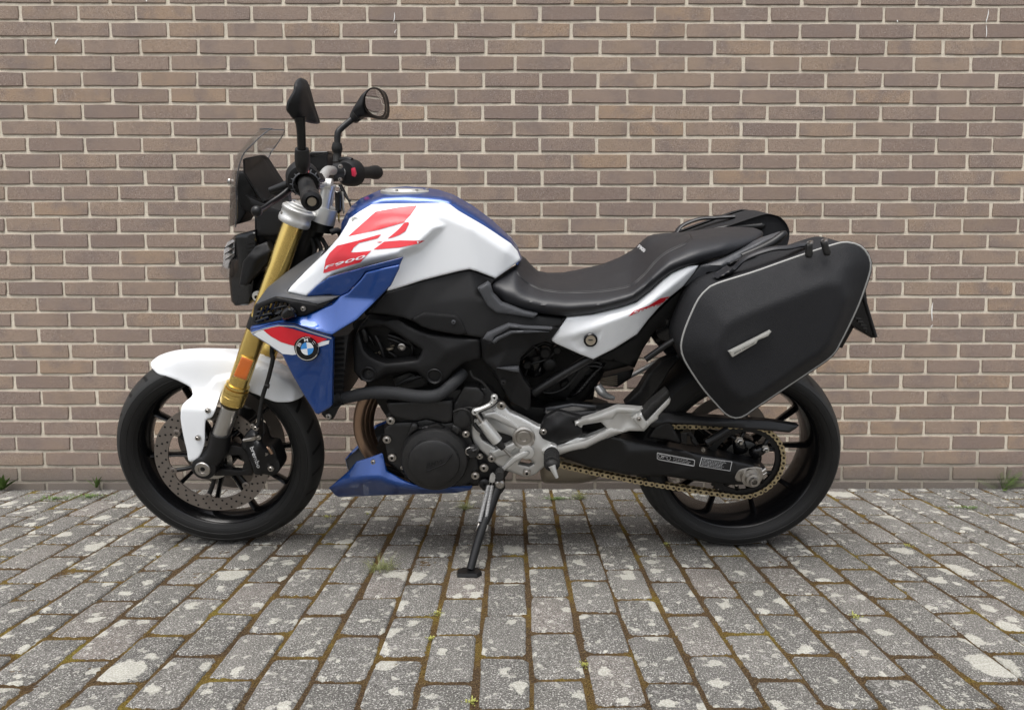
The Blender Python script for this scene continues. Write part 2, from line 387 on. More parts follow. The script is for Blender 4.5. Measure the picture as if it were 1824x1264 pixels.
class Strips:
    """depth from a stack of feature lines (x, y, depth) running left to right; reliefs raise a region with a ramp"""
    def __init__(s, lines, smooth=False, reliefs=(), blur=3):
        s.l = [np.array(sorted(l)) for l in lines]; s.smooth = smooth; s.rel = reliefs; s.blur = blur
    def raw(s, P):
        ys = np.array([np.interp(P[:, 0], l[:, 0], l[:, 1]) for l in s.l]); ws = np.array([np.interp(P[:, 0], l[:, 0], l[:, 2]) for l in s.l])
        for i in range(1, len(ys)): ys[i] = np.maximum(ys[i], ys[i - 1] + .8)
        n = len(ys); out = np.where(P[:, 1] <= ys[0], ws[0], ws[-1]); 
        if s.smooth:
            d = np.diff(ws, axis=0) / np.diff(ys, axis=0); m = np.zeros_like(ws); m[0] = d[0]; m[-1] = d[-1]
            for i in range(1, n - 1):
                same = d[i - 1] * d[i] > 0; m[i] = np.where(same, 2 * d[i - 1] * d[i] / (d[i - 1] + d[i] + 1e-12), 0)
        for i in range(n - 1):
            k = (P[:, 1] > ys[i]) & (P[:, 1] <= ys[i + 1]); h = ys[i + 1] - ys[i]; t = (P[:, 1] - ys[i]) / h
            if s.smooth:
                v = (2 * t**3 - 3 * t**2 + 1) * ws[i] + (t**3 - 2 * t**2 + t) * h * m[i] + (3 * t**2 - 2 * t**3) * ws[i + 1] + (t**3 - t**2) * h * m[i + 1]
            else: v = ws[i] * (1 - t) + ws[i + 1] * t
            out = np.where(k, v, out)
        return out
    def __call__(s, P):
        acc = s.raw(P) * 1.5; n = 1.5
        for k in range(12):
            r = s.blur * (.5 if k % 2 else 1); acc += s.raw(P + np.array([cos(k * pi / 6), sin(k * pi / 6)]) * r); n += 1
        w = acc / n
        for poly, h, wd in s.rel:
            d = np.where(pip(P, poly), seg_dist(P, [poly]), 0); t = np.clip(d / wd, 0, 1); w = w + (h(P) if callable(h) else h) * (t * t * (3 - 2 * t) * .5 + t * .5)
        return w
class Ramp(Strips):
    """flat rim rising evenly to a flat plateau"""
    def __init__(s, outer, inner, w0, w1, blur): s.o, s.i, s.w0, s.w1, s.blur = outer, inner, w0, w1, blur; s.rel = ()
    def raw(s, P):
        a = np.where(pip(P, s.o), seg_dist(P, [s.o]), 0); b = np.where(pip(P, s.i), 0, seg_dist(P, [s.i]))
        return s.w0 + (s.w1 - s.w0) * a / (a + b + 1e-6)
def spline2(pts, step=5, closed=True):
    """Catmull-Rom through the outline; keeps the points' extra values out"""
    P = [Vector(p[:2]) for p in pts]; n = len(P); out = []
    for i in range(n if closed else n - 1):
        a, b, c, d = (P[(i - 1) % n], P[i], P[(i + 1) % n], P[(i + 2) % n]) if closed else (P[max(i - 1, 0)], P[i], P[i + 1], P[min(i + 2, n - 1)])
        m = max(1, int((c - b).length / step))
        for j in range(m):
            t = j / m; out.append(.5 * ((2 * b) + (c - a) * t + (2 * a - 5 * b + 4 * c - d) * t * t + (-a + 3 * b - 3 * c + d) * t ** 3))
    if not closed: out.append(P[-1])
    return [(v.x, v.y) for v in out]
def densify(poly, step):
    out = []; n = len(poly)
    for i in range(n):
        a = Vector(poly[i][:2]); b = Vector(poly[(i + 1) % n][:2]); m = max(1, int((b - a).length / step + .5))
        out += [tuple(a.lerp(b, j / m)) for j in range(m)]
    return out
def mesh2d(outline, holes, cell, rnd):
    polys = [densify(outline, cell)] + [densify(h, cell) for h in holes]
    pts = []; edges = []
    for pl in polys:
        k = len(pts); pts += pl; edges += [(k + i, k + (i + 1) % len(pl)) for i in range(len(pl))]
    arr = np.array(pts); x0, y0 = arr.min(0); x1, y1 = arr.max(0)
    gx, gy = np.meshgrid(np.arange(x0 + cell * .5, x1, cell), np.arange(y0 + cell * .5, y1, cell)); G = np.stack([gx.ravel(), gy.ravel()], 1)
    def inside(P):
        c = pip(P, polys[0])
        for h in polys[1:]: c &= ~pip(P, h)
        return c
    extra = []
    if rnd:
        for pl in polys:
            n = len(pl)
            for i in range(n):
                a = np.array(pl[i - 1]); b = np.array(pl[i]); c = np.array(pl[(i + 1) % n]); tv = c - a; ln = np.hypot(*tv)
                if ln < 1e-6: continue
                nn = np.array([-tv[1], tv[0]]) / ln
                for sgn in (-1, 1):
                    for r in (rnd * .28, rnd * .95):
                        q = b + nn * sgn * r; extra.append((q[0], q[1], r))
        E = np.array(extra); k = inside(E[:, :2]); E = E[k]; d = seg_dist(E[:, :2], polys); E = E[d > E[:, 2] * .8][:, :2]
    else: E = np.zeros((0, 2))
    G = G[inside(G)]
    if len(G): G = G[seg_dist(G, polys) > max(cell * .45, rnd * 1.25)]
    allp = [Vector(p) for p in pts] + [Vector(p) for p in E] + [Vector(p) for p in G]
    r = delaunay_2d_cdt(allp, edges, [], 0, 1e-5)
    V = np.array([tuple(v) for v in r[0]]); T = np.array([f for f in r[2] if len(f) == 3])
    T = T[inside(V[T].mean(1))]
    return V, T, polys
def skin_me(outline, ctrl, cell=6, drop=.003, rnd=4, rdepth=.006, thick=.012, blur=4, holes=(), mirror=False, cap=True, tps=None):
    V, T, polys = mesh2d(outline, list(holes), cell, rnd)
    w = (ctrl if isinstance(ctrl, (Height, Strips)) else Height(ctrl, blur, tps))(V)
    if rnd:
        d = seg_dist(V, polys); q = 1 - np.clip(d / rnd, 0, 1); w = w - rdepth * (1 - np.sqrt(np.clip(1 - q * q, 0, 1)))
    co = [L(V[i, 0], V[i, 1], w[i]) for i in range(len(V))]
    T = [tuple(int(k) for k in f) for f in T]
    faces = []
    for f in T:
        (ax, ay), (bx, by), (cx, cy) = (V[k] for k in f)
        faces.append(f if (bx - ax) * (cy - ay) - (by - ay) * (cx - ax) < 0 else f[::-1])
    cnt = {}
    for f in faces:
        for k in range(3): cnt[(f[k], f[(k + 1) % 3])] = 1
    bnd = [e for e in cnt if (e[1], e[0]) not in cnt]
    n = len(co)
    inner0 = None
    if thick:
        back = {}
        if mirror:
            A = np.array([tuple(c) for c in co]); F = np.array(faces); fn = np.cross(A[F[:, 1]] - A[F[:, 0]], A[F[:, 2]] - A[F[:, 0]]); vn = np.zeros_like(A)
            for k in range(3): np.add.at(vn, F[:, k], fn)
            vn /= np.linalg.norm(vn, axis=1)[:, None] + 1e-12
        for i in range(n) if cap else sorted({k for e in bnd for k in e}):
            back[i] = len(co); co.append(co[i] - Vector(vn[i]) * thick if mirror else co[i] + Vector((0, thick, 0)))
        side = [(e[1], e[0], back[e[0]], back[e[1]]) for e in bnd]
        inner0 = len(faces) + len(side)
        faces2 = faces + side + ([tuple(back[k] for k in f[::-1]) for f in faces] if cap else [])
    else: faces2 = faces
    inner = [inner0 is not None and i >= inner0 for i in range(len(faces2))]
    me = bpy.data.meshes.new('m')
    if mirror:
        k = len(co); keep = [sum(co[i].y for i in f) / len(f) < -.001 for f in faces2]
        far = [f for f, q in zip(faces2, keep) if q]; inner += [a for a, q in zip(inner, keep) if q]
        co = co + [Vector((c.x, -c.y, c.z - drop)) for c in co]; faces2 = faces2 + [tuple(i + k for i in f[::-1]) for f in far]
    me.from_pydata([tuple(c) for c in co], [], faces2); me.update()
    if mirror and thick: me.polygons.foreach_set('material_index', [int(q) for q in inner])
    return me
def skin(name, outline, ctrl, mat, parent, **kw):
    angle = kw.pop('sharp', 50); label = kw.pop('label', None)
    me = skin_me(outline, ctrl, **kw)
    o = link(name, me, [mat, 'grey_plastic'] if kw.get('mirror') else mat, parent, smooth=angle)
    if label: o['label'] = label
    return o
BVH = {}
def bvh(o):
    if o not in BVH:
        org = ORG[o]; me = o.data
        BVH[o] = BVHTree.FromPolygons([v.co + org for v in me.vertices], [tuple(p.vertices) for p in me.polygons])
    return BVH[o]
def project(pts, target, off):
    R = BINV.to_3x3(); out = []
    for px, py in pts:
        d = (R @ ray(px, py)).normalized(); hit = bvh(target).ray_cast(CAML, d)
        out.append(hit[0] - d * off if hit[0] is not None else None)
    return out
def decal(name, outline, target, mat, parent=None, off=.0010, cell=5, holes=(), label=None):
    V, T, _ = mesh2d(outline, list(holes), cell, 0)
    co = project([tuple(v) for v in V], target, off); FS = []
    for f in T:
        (ax, ay), (bx, by), (cx, cy) = (V[k] for k in f); f = tuple(int(k) for k in f)
        FS.append(f if (bx - ax) * (cy - ay) - (by - ay) * (cx - ax) < 0 else f[::-1])
    return _decal(name, co, FS, mat, parent or target, label)
def _decal(name, co, faces, mat, parent, label=None):
    ok = {}; vs = []
    for i, c in enumerate(co):
        if c is not None: ok[i] = len(vs); vs.append(c)
    fs = []
    for f in faces:
        if all(k in ok for k in f):
            g = tuple(ok[k] for k in f)
            if max((vs[g[i]] - vs[g[i - 1]]).length for i in range(len(g))) > .09: continue
            fs.append(g)
    me = bpy.data.meshes.new('m'); me.from_pydata([tuple(v) for v in vs], [], fs); me.update()
    o = link(name, me, mat, parent, smooth=True)
    if label: o['label'] = label
    return o
def text_tris(s, spacing=1.0, shear=0.0, weight=0.0):
    cu = bpy.data.curves.new('t', 'FONT'); cu.body = s; cu.space_character = spacing; cu.shear = shear; cu.offset = weight; cu.resolution_u = 3
    ob = bpy.data.objects.new('t', cu); COL.objects.link(ob)
    dg = bpy.context.evaluated_depsgraph_get(); me = bpy.data.meshes.new_from_object(ob.evaluated_get(dg))
    vs = [(v.co.x, v.co.y) for v in me.vertices]; fs = [tuple(p.vertices) for p in me.polygons]
    bpy.data.objects.remove(ob); bpy.data.curves.remove(cu); bpy.data.meshes.remove(me)
    xs = [v[0] for v in vs]; x0, x1 = min(xs), max(xs)
    return [((v[0] - x0) / (x1 - x0), v[1] / .7) for v in vs], fs
def text_decal(name, s, p0, p1, height, target, mat, parent=None, off=.0016, updir=None, **kw):
    """text whose baseline runs from p0 to p1 in the picture, letters `height` pixels tall"""
    vs, fs = text_tris(s, **kw); p0 = Vector(p0); p1 = Vector(p1); ax = p1 - p0
    up = Vector(updir).normalized() * height if updir else Vector((ax.y, -ax.x)).normalized() * height
    pts = [tuple(p0 + ax * v[0] + up * v[1]) for v in vs]
    return _decal(name, project(pts, target, off), fs, mat, parent or target)
def poly_circle(cx, cy, r, n=28, ry=None, rot=0, a0=0, a1=2 * pi):
    ry = ry or r; out = []
    for k in range(n):
        a = a0 + (a1 - a0) * k / (n if abs(a1 - a0 - 2 * pi) < 1e-6 else n - 1)
        x, y = cos(a) * r, sin(a) * ry; out.append((cx + x * cos(rot) - y * sin(rot), cy + x * sin(rot) + y * cos(rot)))
    return out

def sweep(bm, pts, rad, n=12, smooth=3, caps=True, flat=1.0, upv=None):
    P = [Vector(p) for p in pts]; R = list(rad) if isinstance(rad, (list, tuple)) else [rad] * len(P)
    if smooth and len(P) > 2:
        Q = []; S = []; m = len(P)
        for i in range(m - 1):
            a, b, c, d = P[max(i - 1, 0)], P[i], P[i + 1], P[min(i + 2, m - 1)]
            for j in range(smooth):
                t = j / smooth; Q.append(.5 * ((2 * b) + (c - a) * t + (2 * a - 5 * b + 4 * c - d) * t * t + (-a + 3 * b - 3 * c + d) * t ** 3)); S.append(R[i] * (1 - t) + R[i + 1] * t)
        Q.append(P[-1]); S.append(R[-1]); P, R = Q, S
    tg = []
    for i in range(len(P)):
        v = P[min(i + 1, len(P) - 1)] - P[max(i - 1, 0)]; tg.append(v.normalized())
    u = Vector(upv) if upv else (Vector((0, 1, 0)) if abs(tg[0].y) < .9 else Vector((1, 0, 0)))
    rings = []
    for i in range(len(P)):
        u = (u - tg[i] * u.dot(tg[i])).normalized(); v = tg[i].cross(u)
        rings.append([bm.verts.new(P[i] + (u * cos(2 * pi * k / n) + v * sin(2 * pi * k / n) * flat) * R[i]) for k in range(n)])
    for a, b in zip(rings, rings[1:]):
        for k in range(n): bm.faces.new((a[k], a[(k + 1) % n], b[(k + 1) % n], b[k]))
    if caps: bm.faces.new(rings[0][::-1]); bm.faces.new(rings[-1])
def tube(name, pts, rad, mat, parent, n=12, smooth=3, flat=1.0, upv=None, label=None, mirror=False, sharp=50):
    bm = bmesh.new()
    P = [L(*p) if not isinstance(p, Vector) else p for p in pts]
    sweep(bm, P, rad, n, smooth, True, flat, upv)
    if mirror: sweep(bm, [Vector((p.x, -p.y, p.z)) for p in P], rad, n, smooth, True, flat, upv)
    o = link(name, to_me(bm), mat, parent, smooth=sharp)
    if label: o['label'] = label
    return o
def lathe_bm(bm, prof, base, axis, n=32, a0=0, a1=2 * pi, closed_prof=False):
    """profile of (radius, along axis)"""
    axis = Vector(axis).normalized(); base = Vector(base)
    u = Vector((1, 0, 0)) if abs(axis.x) < .9 else Vector((0, 0, 1)); u = (u - axis * u.dot(axis)).normalized(); v = axis.cross(u)
    full = abs(a1 - a0 - 2 * pi) < 1e-6; m = n if full else n + 1; rings = []
    for k in range(m):
        a = a0 + (a1 - a0) * k / n; d = u * cos(a) + v * sin(a)
        rings.append([bm.verts.new(base + d * r + axis * h) for r, h in prof])
    np_ = len(prof)
    for k in range(n):
        a, b = rings[k], rings[(k + 1) % m]
        for j in range(np_ if closed_prof else np_ - 1):
            try: bm.faces.new((a[j], a[(j + 1) % np_], b[(j + 1) % np_], b[j]))
            except ValueError: pass
def lathe(name, prof, base, axis, mat, parent, n=32, label=None, origin=None, sharp=40, **kw):
    bm = bmesh.new(); lathe_bm(bm, prof, base, axis, n, **kw)
    bmesh.ops.remove_doubles(bm, verts=bm.verts, dist=1e-6)
    o = link(name, to_me(bm), mat, parent, origin=origin, smooth=sharp)
    if label: o['label'] = label
    return o
AX = Vector((0, -1, 0))      # towards the viewer
def box_bm(bm, a, b, bev=0):
    a = Vector(a); b = Vector(b); c = (a + b) / 2; s = b - a
    r = bmesh.ops.create_cube(bm, size=1, matrix=Matrix.Translation(c) @ Matrix.Diagonal((abs(s.x), abs(s.y), abs(s.z), 1)))
    if bev: bmesh.ops.bevel(bm, geom=list({e for v in r['verts'] for e in v.link_edges}), offset=bev, segments=2, affect='EDGES')
BOLT = None
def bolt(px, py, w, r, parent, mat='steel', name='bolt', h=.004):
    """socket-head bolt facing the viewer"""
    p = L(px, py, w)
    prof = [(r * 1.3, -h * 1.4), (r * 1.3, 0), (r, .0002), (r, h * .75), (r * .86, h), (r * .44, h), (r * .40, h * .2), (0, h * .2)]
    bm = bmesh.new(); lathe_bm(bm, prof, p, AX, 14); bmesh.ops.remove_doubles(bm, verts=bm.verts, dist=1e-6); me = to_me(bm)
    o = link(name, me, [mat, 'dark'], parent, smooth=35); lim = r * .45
    me.polygons.foreach_set('material_index', [int(all(sqrt(me.vertices[i].co.x ** 2 + me.vertices[i].co.z ** 2) < lim for i in q.vertices)) for q in me.polygons])  # socket recess coloured near black to stand for its shade
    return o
def plate(name, outline, w, thick, mat, parent, **kw):
    kw.setdefault('cell', 12); kw.setdefault('rnd', 2.5); kw.setdefault('rdepth', .003)
    return skin(name, outline, w, mat, parent, thick=thick, **kw)

exec_parts = []

# ================================================================== SETTING
# ---- brick wall
BP, BC = .2101, .0587; ZTOP = 1.7925; BO = -1.715
wall = bpy.data.objects.new('brick_wall', None); COL.objects.link(wall); ORG[wall] = Vector((0, 0, 0))
tag(wall, 'brown brick wall in running bond with pale mortar, behind the motorcycle', 'wall')
def brick_mesh(seed, lx=.199, lz=.0487, dep=.05):
    r = random.Random(seed); vs = []; fs = []
    n = [(-.5, -.5), (-.17, -.5), (.17, -.5), (.5, -.5), (.5, 0), (.5, .5), (.17, .5), (-.17, .5), (-.5, .5), (-.5, 0)]
    j = [(r.uniform(-.0010, .0010), r.uniform(-.0009, .0009)) for _ in n]
    for y, ins in ((dep, 0), (.0012, 0), (0, .0017)):
        for (a, b), (dx, dz) in zip(n, j):
            cx = 1 if a > .4 else -1 if a < -.4 else 0; cz = 1 if b > .4 else -1 if b < -.4 else 0
            corner = .0016 if (cx and cz) else 0
            vs.append((a * lx + dx - cx * (ins + corner * .6), y + (r.uniform(-.0005, .0005) if y == 0 else 0), b * lz + dz - cz * (ins + corner * .5)))
    k = len(n)
    for s in (0, 1):
        for i in range(k): fs.append((s * k + i, s * k + (i + 1) % k, (s + 1) * k + (i + 1) % k, (s + 1) * k + i))
    fs.append(tuple(2 * k + i for i in range(k)))
    me = bpy.data.meshes.new('brick'); me.from_pydata(vs, [], fs); me.update(); me.materials.append(MT['brick'])
    me.polygons.foreach_set('use_smooth', [True] * len(me.polygons)); me.set_sharp_from_angle(angle=radians(24)); return me
BM = [brick_mesh(i) for i in range(14)]
spots = []
rb = random.Random(3)
for ci in range(-9, 31):
    cz = ZTOP - (ci + .5) * BC
    offs = BO + (.1125 if ci % 2 else 0) + rb.uniform(-.005, .005) + .003 * sin(ci * .7)
    for k in range(-11, 31):
        x = offs + (k + .5) * BP + rb.uniform(-.0016, .0016)
        z = cz + rb.uniform(-.0009, .0009) + .0008 * sin(x * 3 + ci)
        vis = -1.83 < x < 1.97 and ci >= 0 and -.02 < z
        hid = 0
        # how much of it the motorcycle covers, roughly
        px = 912 + (x - .058) * 465; py = 8 + (ci + .5) * 28.2
        if 560 < px < 1300 and 430 < py < 850: hid = 2
        elif 230 < px < 1500 and 560 < py < 860: hid = 1
        spots.append((x, z, vis, hid, ci))
vis = sorted([s for s in spots if s[2]], key=lambda s: (s[3], s[4]))
solo = vis[:300]; rest = [s for s in spots if s not in set(solo)]
for x, z, _, _, ci in solo:
    o = bpy.data.objects.new('brick', rb.choice(BM)); COL.objects.link(o); o.parent = wall
    o.location = (x, rb.uniform(-.0012, .0012), z); o.rotation_euler = (rb.uniform(-.008, .008), rb.uniform(-.004, .004), rb.uniform(-.004, .004))
    if rb.random() < .5: o.scale = (-1, 1, 1)
def joined(name, spots_, meshes, mat, parent, yz):
    vs = []; fs = []; tone = []
    for s in spots_:
        me = rb.choice(meshes); k = len(vs); dx, dy, dz = yz(s); tn = rb.random()
        for v in me.vertices: vs.append((v.co.x + dx, v.co.y + dy, v.co.z + dz)); tone.append(tn)
        for p in me.polygons: fs.append(tuple(k + i for i in p.vertices))
    me = bpy.data.meshes.new(name); me.from_pydata(vs, [], fs); me.update(); me.materials.append(MT[mat])
    a = me.attributes.new('tone', 'FLOAT', 'POINT'); a.data.foreach_set('value', tone)
    me.polygons.foreach_set('use_smooth', [True] * len(me.polygons)); me.set_sharp_from_angle(angle=radians(24 if mat == 'brick' else 75))
    o = bpy.data.objects.new(name, me); COL.objects.link(o); o.parent = parent; o['kind'] = 'stuff'; return o
joined('bricks', rest, BM, 'brick', wall, lambda s: (s[0], rb.uniform(-.001, .001), s[1]))
# mortar sheet, slightly recessed and uneven
def grid_me(x0, x1, y0, y1, dx, f):
    nx = int((x1 - x0) / dx); ny = int((y1 - y0) / dx)
    vs = [f(x0 + (x1 - x0) * i / nx, y0 + (y1 - y0) * j / ny) for j in range(ny + 1) for i in range(nx + 1)]
    fs = [(j * (nx + 1) + i, j * (nx + 1) + i + 1, (j + 1) * (nx + 1) + i + 1, (j + 1) * (nx + 1) + i) for j in range(ny) for i in range(nx)]
    me = bpy.data.meshes.new('g'); me.from_pydata(vs, [], fs); me.update(); return me
def mort(x, z):
    y = .0048 + .0022 * noise.noise((x * 60, z * 60, 0)) + .0012 * noise.noise((x * 9, z * 9, 4)); return (x, y, z)
me = grid_me(-2.1, 2.2, -.02, 1.85, .0135, mort); link('mortar', me, 'mortar', wall)
bm = bmesh.new(); box_bm(bm, (-4.1, .0085, -.3), (4.7, .34, 2.33)); link('wall_core', to_me(bm), 'mortar', wall)
# bird droppings and runs on the bricks
for px, y0, y1, wd in ((102, 68, 79, 3), (262, 0, 3, 2), (1760, 17, 42, 1.6), (1758, 44, 68, 1.4), (1662, 538, 572, 1.8), (1661, 578, 584, 1.6), (703, 22, 40, 1.3), (706, 52, 60, 1.2), (1600, 36, 40, 2)):
    bm = bmesh.new(); n = 5; A = []; B = []
    for k in range(n + 1):
        t = k / n; w_ = wd * .5 * (1 - abs(2 * t - 1) ** 3 * .8); xx = px + 1.2 * sin(t * 4 + px) - 2.5 * t
        A.append(bm.verts.new(wall_pt(xx - w_, y0 + (y1 - y0) * t, -.0022))); B.append(bm.verts.new(wall_pt(xx + w_, y0 + (y1 - y0) * t, -.0022)))
    for k in range(n): bm.faces.new((A[k], A[k + 1], B[k + 1], B[k]))
    link('dropping_streak', to_me(bm), 'chalk', wall)

# ---- paving
PQ, PLn = .1033, .1835; PX0 = -.8146; SKEW = .0115
pav = bpy.data.objects.new('pavement', None); COL.objects.link(pav); pav['kind'] = 'structure'; ORG[pav] = Vector((0, 0, 0))
def paver_mesh(seed, lx=.0934, ly=.1712, dep=.06):
    r = random.Random(seed); pts = []
    c = r.uniform(.005, .009)
    raw = [(-.5, -.5, 1, 0), (-.5, -.5, 0, 1), (-.5, 0, 0, 0), (-.5, .5, 0, -1), (-.5, .5, 1, 0), (.5, .5, -1, 0), (.5, .5, 0, -1), (.5, 0, 0, 0), (.5, -.5, 0, 1), (.5, -.5, -1, 0)]
    for a, b, ca, cb in raw:
        cc = c * r.uniform(.5, 1.5)
        pts.append((a * lx + ca * cc + r.uniform(-.0022, .0022), b * ly + cb * cc + r.uniform(-.0022, .0022)))
    vs = []; fs = []; k = len(pts)
    for z, ins in ((-dep, 0), (-.006, -.0005), (-.0015, .0018), (0, .0058)):
        for x, y in pts:
            l = sqrt(x * x + y * y); sx = max(0, abs(x) - ins) * (1 if x > 0 else -1); sy = max(0, abs(y) - ins) * (1 if y > 0 else -1)
            vs.append((sx, sy, z + (r.uniform(-.0007, .0007) if z > -.01 else 0)))
    for s in range(3):
        for i in range(k): fs.append((s * k + i, s * k + (i + 1) % k, (s + 1) * k + (i + 1) % k, (s + 1) * k + i)[::-1])
    fs.append(tuple(3 * k + i for i in range(k))[::-1])
    me = bpy.data.meshes.new('paver'); me.from_pydata(vs, [], fs); me.update(); me.materials.append(MT['paver'])
    me.polygons.foreach_set('use_smooth', [True] * len(me.polygons)); me.set_sharp_from_angle(angle=radians(75)); return me
PMs = [paver_mesh(100 + i) for i in range(16)]
ps = []
rp = random.Random(11)
for k in range(-22, 41):
    yoff = -.782 + (PLn / 2 if k % 2 == 1 else 0) + rp.uniform(-.012, .012)
    xw = rp.uniform(-.0025, .0025)
    for j in range(-16, 6):
        y = yoff + (j + .5) * PLn + rp.uniform(-.002, .002)
        if y > .11: continue
        x = PX0 + (k - .5 + 0) * PQ + SKEW * y + xw + rp.uniform(-.0015, .0015) - PQ * 0
        d = y + 2.566
        px = 912 + (x - .058) / max(.2, d) * 1212
        v = y > -1.47 and -60 < px < 1884
        ps.append((x, y, v))
pv = sorted([s for s in ps if s[2]], key=lambda s: s[1])[:300]; prest = [s for s in ps if s not in set(pv)]
for x, y, _ in pv:
    o = bpy.data.objects.new('paver', rp.choice(PMs)); COL.objects.link(o); o.parent = pav
    dz = .0015 * noise.noise((x * 3, y * 3, 1)) + rp.uniform(-.0016, .0010)
    o.location = (x, y, dz); o.rotation_euler = (rp.uniform(-.008, .008), rp.uniform(-.010, .010), rp.uniform(-.018, .018) + (pi if rp.random() < .5 else 0))
joined('pavers', prest, PMs, 'paver', pav, lambda s: (s[0], s[1], rb.uniform(-.0015, .001)))
def joint(x, y):
    g = noise.noise((x * 14, y * 14, 2)); f = noise.noise((x * 110, y * 110, 5)); h = noise.noise((x * 260, y * 260, 8))
    return (x, y, -.0040 + .0026 * g + .0030 * f + .0014 * h)
me = grid_me(-1.95, 2.1, -1.50, .006, .0062, joint); o = link('joint_moss', me, 'moss', pav); o['kind'] = 'stuff'
# ground sheet out to the horizon
me = grid_me(-60, 60, -60, 30, 6, lambda x, y: (x, y, -.03)); o = link('ground', me, 'paver'); o['kind'] = 'structure'

# ---- weeds
def blade(bm, base, d, ln, wd, bend):
    d = Vector(d).normalized(); s = d.cross(Vector((0, 0, 1))).normalized() if abs(d.z) < .99 else Vector((1, 0, 0)); p = Vector(base); prev = None; n = 4
    for k in range(n + 1):
        t = k / n; w_ = wd * (1 - t) ** .7 * (.6 + .8 * t if t < .5 else 1)
        a = bm.verts.new(p - s * w_ * .5); b = bm.verts.new(p + s * w_ * .5)
        if prev: bm.faces.new((prev[0], prev[1], b, a))
        prev = (a, b); p = p + d * (ln / n); d = (d + Vector((d.x, d.y, 0)) * bend / n * 2 - Vector((0, 0, bend / n))).normalized()
def weed(px, py, kind, size, label, name='weed', atwall=False):
    base = wall_pt(px, py, -.012) if atwall else ground_pt(px, py)
    if not atwall: base.z = 0
    r = random.Random(int(px * 7 + py)); bm = bmesh.new()
    if kind == 'grass':
        for k in range(130):
            a = r.uniform(0, 2 * pi); el = r.uniform(.25, 1.3)
            blade(bm, (r.gauss(0, size * .16), r.gauss(0, size * .16), -.003), (cos(a) * cos(el), sin(a) * cos(el), sin(el)), size * r.uniform(.3, .75), .0016, r.uniform(.2, 1))
        mat = 'grass'
    elif kind == 'leafy':
        for k in range(9):
            a = r.uniform(pi, 2 * pi); el = r.uniform(.5, 1.45)
            blade(bm, (0, 0, 0), (cos(a) * cos(el), sin(a) * cos(el) * .6, sin(el)), size * r.uniform(.6, 1.0), size * .22, r.uniform(.0, .5))
        mat = 'leaf'
    elif kind == 'fern':
        for k in range(9):
            a = r.uniform(pi * .95, 2.1 * pi); el = r.uniform(.2, 1.3); dd = Vector((cos(a) * cos(el), sin(a) * cos(el) * .6, sin(el))); ln = size * r.uniform(.6, 1)
            blade(bm, (0, 0, 0), dd, ln, .003, .3)
            for q in range(10):
                t = .2 + q * .08; p = dd * ln * t
                for sg in (-1, 1): blade(bm, p - Vector((0, 0, t * t * ln * .12)), dd + Vector((sg * dd.z, 0, -sg * dd.x)) * .9, size * .26 * (1 - t * .6), .0035, .2)
        mat = 'leaf'
    else:
        for k in range(170 if kind == 'mat' else 45):
            a = r.uniform(0, 2 * pi); rr = abs(r.gauss(0, 1)) * size * (.42 if kind == 'mat' else .3); el = r.uniform(.1, 1.2)
            st = 3.0 if kind == 'mat' else 1.0
            blade(bm, (cos(a) * rr * st ** .5, sin(a) * rr / st ** .5, -.002 + r.uniform(0, .006)), (cos(a + r.uniform(-1, 1)) * cos(el), sin(a) * cos(el), sin(el)), size * r.uniform(.10, .22), .0035, .6)
        mat = 'leaf' if kind == 'mat' else 'moss_green'
    me = to_me(bm); me.polygons.foreach_set('use_smooth', [True] * len(me.polygons)); me.materials.append(MT[mat])
    o = bpy.data.objects.new(name, me); COL.objects.link(o); o.location = base
    return tag(o, label, 'weed')
weed(4, 872, 'leafy', 0.115, 'broad-leaved weed with upright leaves at the wall foot, at the left edge', 'leafy_weed', True)
weed(172, 868, 'leafy', 0.061, 'small leafy weed growing at the wall foot left of the front wheel', 'leafy_weed', True)
weed(96, 889, 'mat', 0.075, 'low green weed mat on the pavement, left of the other mat by the wall', 'low_weed')
weed(160, 885, 'mat', 0.075, 'low green weed mat on the pavement just below the small leafy weed', 'low_weed')
weed(680, 1013, 'grass', 0.088, 'round grass tuft between pavers in front of the blue belly pan', 'grass_tuft')
weed(829, 904, 'grass', 0.062, 'pale grass tuft just left of the side stand springs', 'grass_tuft')
weed(583, 921, 'moss', 0.034, 'flat tuft of moss and grass between the front wheel and the belly pan', 'moss_tuft')
weed(992, 889, 'mat', 0.053, 'small weed by the wall below the brown silencer', 'low_weed')
weed(1033, 886, 'grass', 0.056, 'upright thin grass tuft by the wall left of the rear wheel', 'grass_tuft')
weed(1187, 969, 'moss', 0.029, 'tiny green weed in the joint below the rear wheel', 'moss_tuft')
weed(1786, 872, 'fern', 0.131, 'feathery fern-like weed at the wall foot near the right edge', 'fern_weed', True)
weed(1722, 905, 'mat', 0.045, 'thin low weed on the pavement left of the feathery weed', 'low_weed')
weed(1525, 1099, 'moss', 0.032, 'small yellow-green moss tuft on the open pavement at right', 'moss_tuft')
weed(1040, 1184, 'moss', 0.025, 'bright moss tuft beside the two round lichens at bottom centre', 'moss_tuft')
weed(779, 1093, 'moss', 0.025, 'bright moss tuft in the joint below the side stand foot', 'moss_tuft')
weed(767, 1138, 'moss', 0.018, 'small moss tuft lowest of the pair below the side stand foot', 'moss_tuft')
weed(1617, 972, 'moss', 0.025, 'small moss tuft on the pavement right of the rear wheel', 'moss_tuft')
weed(840, 1250, 'moss', 0.023, 'small moss tuft at the bottom edge of the picture', 'moss_tuft')
weed(655, 915, 'moss', 0.021, 'sparse moss tuft below the middle of the belly pan', 'moss_tuft')

